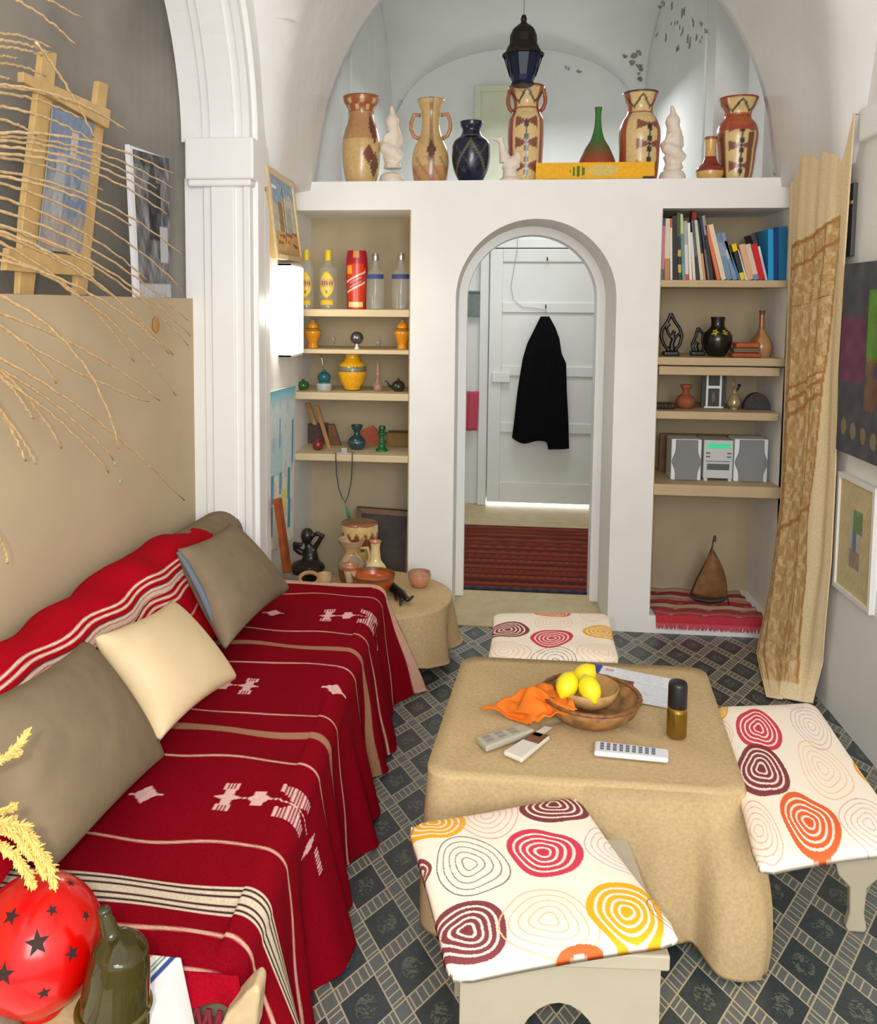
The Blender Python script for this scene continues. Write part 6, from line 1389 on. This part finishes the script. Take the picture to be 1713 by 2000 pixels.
# olive glass bottle
def olive():
    Y = 1.16
    t = empty('olive_glass_jug', (P(228, 1990, Y=Y)[0], Y, TZ2+.003), 'olive green glass jug with stubby neck beside the red lantern', 'jug')
    s = mpp(Y)
    p0 = P(230, 1800, Y=Y); zb = TZ2+.005; H = P(230, 1822, Y=Y)[2]-zb
    q = lambda u, v, dy=0: P(u, v, Y=Y)+np.array([0, dy, 0])
    mb = MB(); mb.tube([(q(220, 1990)[0], Y, zb+.004), (q(222, 2030)[0], Y, zb+.02), q(226, 1940), q(232, 1890), q(236, 1850), q(240, 1830)], [.050, .054, .050, .046, .040, .022], 28)
    mb.tube([q(240, 1860), q(248, 1840), q(254, 1832)], [.026, .026, .018], 20)
    mb.tube([q(222, 1850), q(214, 1820), q(207, 1795), q(203, 1780)], [.024, .014, .011, .009], 20)
    blob('body', mb, greenglass, t, voxel=.0035, smooth=4)
    mb = MB(); mb.tube([(q(222, 1965)[0]+.052*cos(a), Y+.052*sin(a), q(222, 1965)[2]) for a in np.linspace(0, 2*PI, 40)], .005, 8); mb.build('ring', mat('olive_glass_ring', (70, 66, 16), .1, spec=.8), t, smooth=True)
    mb = MB(); mb.tube([q(203, 1781), q(202, 1774)], [.010, .0085], 16); mb.build('neck_rim', mat('dark_glass_rim', (52, 52, 30), .2, spec=.7), t, smooth=True)
olive()
# tan ceramic piece cropped at the lower left
mb = MB(); q = P(10, 1985, Z=TZ2+.03); mb.ell((q[0], q[1]-.02, TZ2+.035), (.035, .035, .03), 20, 12); tag(mb.build('stone_ornament', mat('grey_brown_stone', (120, 100, 76), .6, var=.3, vs=30), smooth=True), 'small grey brown stone before the red lantern at the photo corner', 'ornament')
# dried feathery flower sprigs
def sprig(path, X, w, parent, seed, rad=.0022):
    rr = random.Random(seed); pts = [P(u, v, X=X) for u, v in path]
    # resample
    Q = []
    for i in range(len(pts)-1):
        for k in range(14): Q.append(pts[i]*(1-k/14)+pts[i+1]*(k/14))
    Q.append(pts[-1]); mb = MB(); mb.tube(Q, [rad*(1-.6*i/len(Q)) for i in range(len(Q))], 6)
    for i, p in enumerate(Q):
        e = min(1, (i+2)/8)*min(1, (len(Q)-i+5)/12)
        for _ in range(7):
            d = np.array([rr.uniform(-.4, .4), rr.uniform(-1, 1), rr.uniform(-1, .6)]); d /= np.linalg.norm(d); tng = Q[min(i+1, len(Q)-1)]-Q[max(i-1, 0)]; tng /= np.linalg.norm(tng)+1e-9
            L = w*rr.uniform(.6, 1.5)*e; end = p+(d*.75+tng*.7)*L; mb.tube([p, (p+end)/2+d*.001, end], [.0013, .0019, .0005], 5)
    return mb.build('sprig', sprigm, parent)
t = empty('dried_flowers', P(-60, 1700, X=-.66), 'yellow feathery dried flower sprigs hanging over the red lantern', 'dried flowers')
sprig([(-40, 1500), (10, 1478), (38, 1452), (52, 1432)], -.70, .010, t, 1); sprig([(-40, 1490), (0, 1484), (28, 1474), (40, 1470)], -.70, .006, t, 2)
sprig([(-50, 1600), (-10, 1588), (15, 1580), (30, 1575)], -.68, .008, t, 3); sprig([(-60, 1640), (0, 1612), (40, 1612), (66, 1645), (95, 1690), (112, 1740), (118, 1780), (116, 1806)], -.655, .013, t, 4)
sprig([(-60, 1640), (0, 1650), (30, 1670), (52, 1702), (66, 1730)], -.665, .011, t, 5); sprig([(-20, 1600), (12, 1605), (28, 1603)], -.67, .008, t, 6); sprig([(0, 1615), (30, 1630), (52, 1660), (64, 1672)], -.66, .009, t, 7)
sprig([(60, 1650), (78, 1690), (88, 1712)], -.66, .009, t, 8)

# ================================================================= DRIED PALM STEMS
t = empty('dried_palm_stems', P(-60, 560, X=-1.0), 'spray of pale dried palm stems fanning across the left wall', 'dried palm')
TW = [(-60, -60, 158, 35, -8), (-40, -30, 148, 88, -14), (-40, 70, 100, 95, -14), (-40, 78, 96, 103, -8), (-40, 90, 82, 108, -6), (-40, 112, 33, 114, -4), (-40, 125, 88, 148, -10), (-40, 150, 20, 155, -4),
 (-40, 165, 250, 257, -26), (70, 82, 184, 268, -6), (-40, 168, 240, 250, -22), (-40, 180, 160, 232, -14), (-40, 205, 180, 275, -16), (-40, 225, 70, 265, -8), (-40, 262, 338, 340, -30), (-40, 268, 335, 366, -30), (-40, 285, 330, 398, -30), (-40, 275, 305, 368, -28),
 (-40, 300, 325, 418, -34), (-40, 305, 200, 372, -16), (-40, 330, 356, 497, -34), (-40, 340, 255, 440, -20), (-60, 345, 355, 565, -38), (-40, 375, 285, 545, -24), (-40, 400, 366, 625, -30), (-40, 430, 372, 655, -34), (-40, 432, 368, 674, -38), (-40, 445, 338, 694, -34), (-40, 440, 300, 662, -34), (-40, 455, 262, 706, -30),
 (-40, 480, 343, 772, -40), (-40, 500, 330, 690, -34), (-40, 560, 233, 876, -56), (-40, 600, 312, 782, -20), (-40, 605, 290, 785, 16), (-40, 680, 360, 978, -24), (-40, 715, 213, 922, -16), (-40, 700, 222, 896, -16), (-40, 690, 120, 875, -14), (-40, 700, 65, 818, -8), (-40, 610, 110, 748, -12), (-40, 760, 70, 905, -8), (-40, 770, 30, 838, -4), (-30, 1020, 15, 1100, -10), (-40, 740, 50, 900, -6)]
for i, (u0, v0, u1, v1, bow) in enumerate(TW):
    rr = random.Random(i); X0 = -1.02-.10*rr.random(); X1 = X0-.04; n = 26; pts = []; L = math.hypot(u1-u0, v1-v0); nx_, ny_ = (v1-v0)/L, -(u1-u0)/L
    ph = rr.uniform(0, 6)
    for k in range(n+1):
        e = k/n; b = -bow*4*e*(1-e); w_ = .9*sin(k*2.1+ph)+rr.uniform(-1.1, 1.1)
        u = u0+(u1-u0)*e+nx_*(b*-1+0)*-1+nx_*w_; v = v0+(v1-v0)*e+ny_*b*-1*-1+ny_*w_
        pts.append(P(u, v, X=X0+(X1-X0)*e))
    mb = MB(); mb.tube(pts, [.0040-.0015*(k/n)+.0005*sin(k*2.7) for k in range(n+1)], 6)
    mb.build('stem', twigm, t, smooth=True)
mb = MB(); mb.tube([P(-60, 1100, X=-1.05), P(-75, 900, X=-1.05), P(-70, 600, X=-1.05), P(-50, 300, X=-1.05), P(-45, 60, X=-1.05)], [.012, .011, .01, .008, .004], 10); mb.build('stalk', twigm, t, smooth=True)

# flaked plaster on the far room's vault and walls, each flake lying on the surface it hit
dg = bpy.context.evaluated_depsgraph_get(); dg.update(); mb = MB(); rr = random.Random(11)
for u, v, r_ in [(1298, 8, 9), (1322, 14, 14), (1342, 22, 10), (1318, 40, 9), (1352, 44, 8), (1332, 62, 10), (1365, 74, 9), (1345, 84, 12), (1326, 92, 8), (1300, 74, 8), (1283, 70, 6), (1368, 48, 6), (1250, 104, 6), (1238, 116, 9), (1246, 128, 7), (1252, 140, 6), (1250, 156, 6), (1222, 112, 6), (1108, 132, 4), (1132, 142, 5), (1378, 60, 5)]:
    for k in range(3):
        uu, vv = u+rr.uniform(-r_, r_)*.8, v+rr.uniform(-r_, r_)*.8; d = RM.T @ np.array([(uu-CX)/F, -(vv-CY)/F, 1.]); d /= np.linalg.norm(d)
        hit, loc, nor, fi, ob, mx = SC.ray_cast(dg, Vector(EYE), Vector(d))
        if not hit or loc.y < 4.7 or 'vase' in ob.name: continue
        if nor.dot(Vector(d)) > 0: nor = -nor
        a = nor.orthogonal().normalized(); b_ = nor.cross(a); R0 = r_*mpp(loc.y)*rr.uniform(.35, .75); n_ = 9
        mb.prism([loc+nor*.0015+(a*cos(2*PI*i/n_)+b_*sin(2*PI*i/n_))*R0*rr.uniform(.5, 1.2) for i in range(n_)], tuple(nor*.002))
struct(mb.build('trim_plaster_flakes', mat('flake_edge', (170, 166, 158), .95, c2=(128, 122, 114), vs=50)))

for o in list(bpy.data.objects):
    if '_x' in o: del o['_x']
    if o.type == 'MESH' and o.parent is None and 'label' not in o and 'kind' not in o: o['kind'] = 'structure'
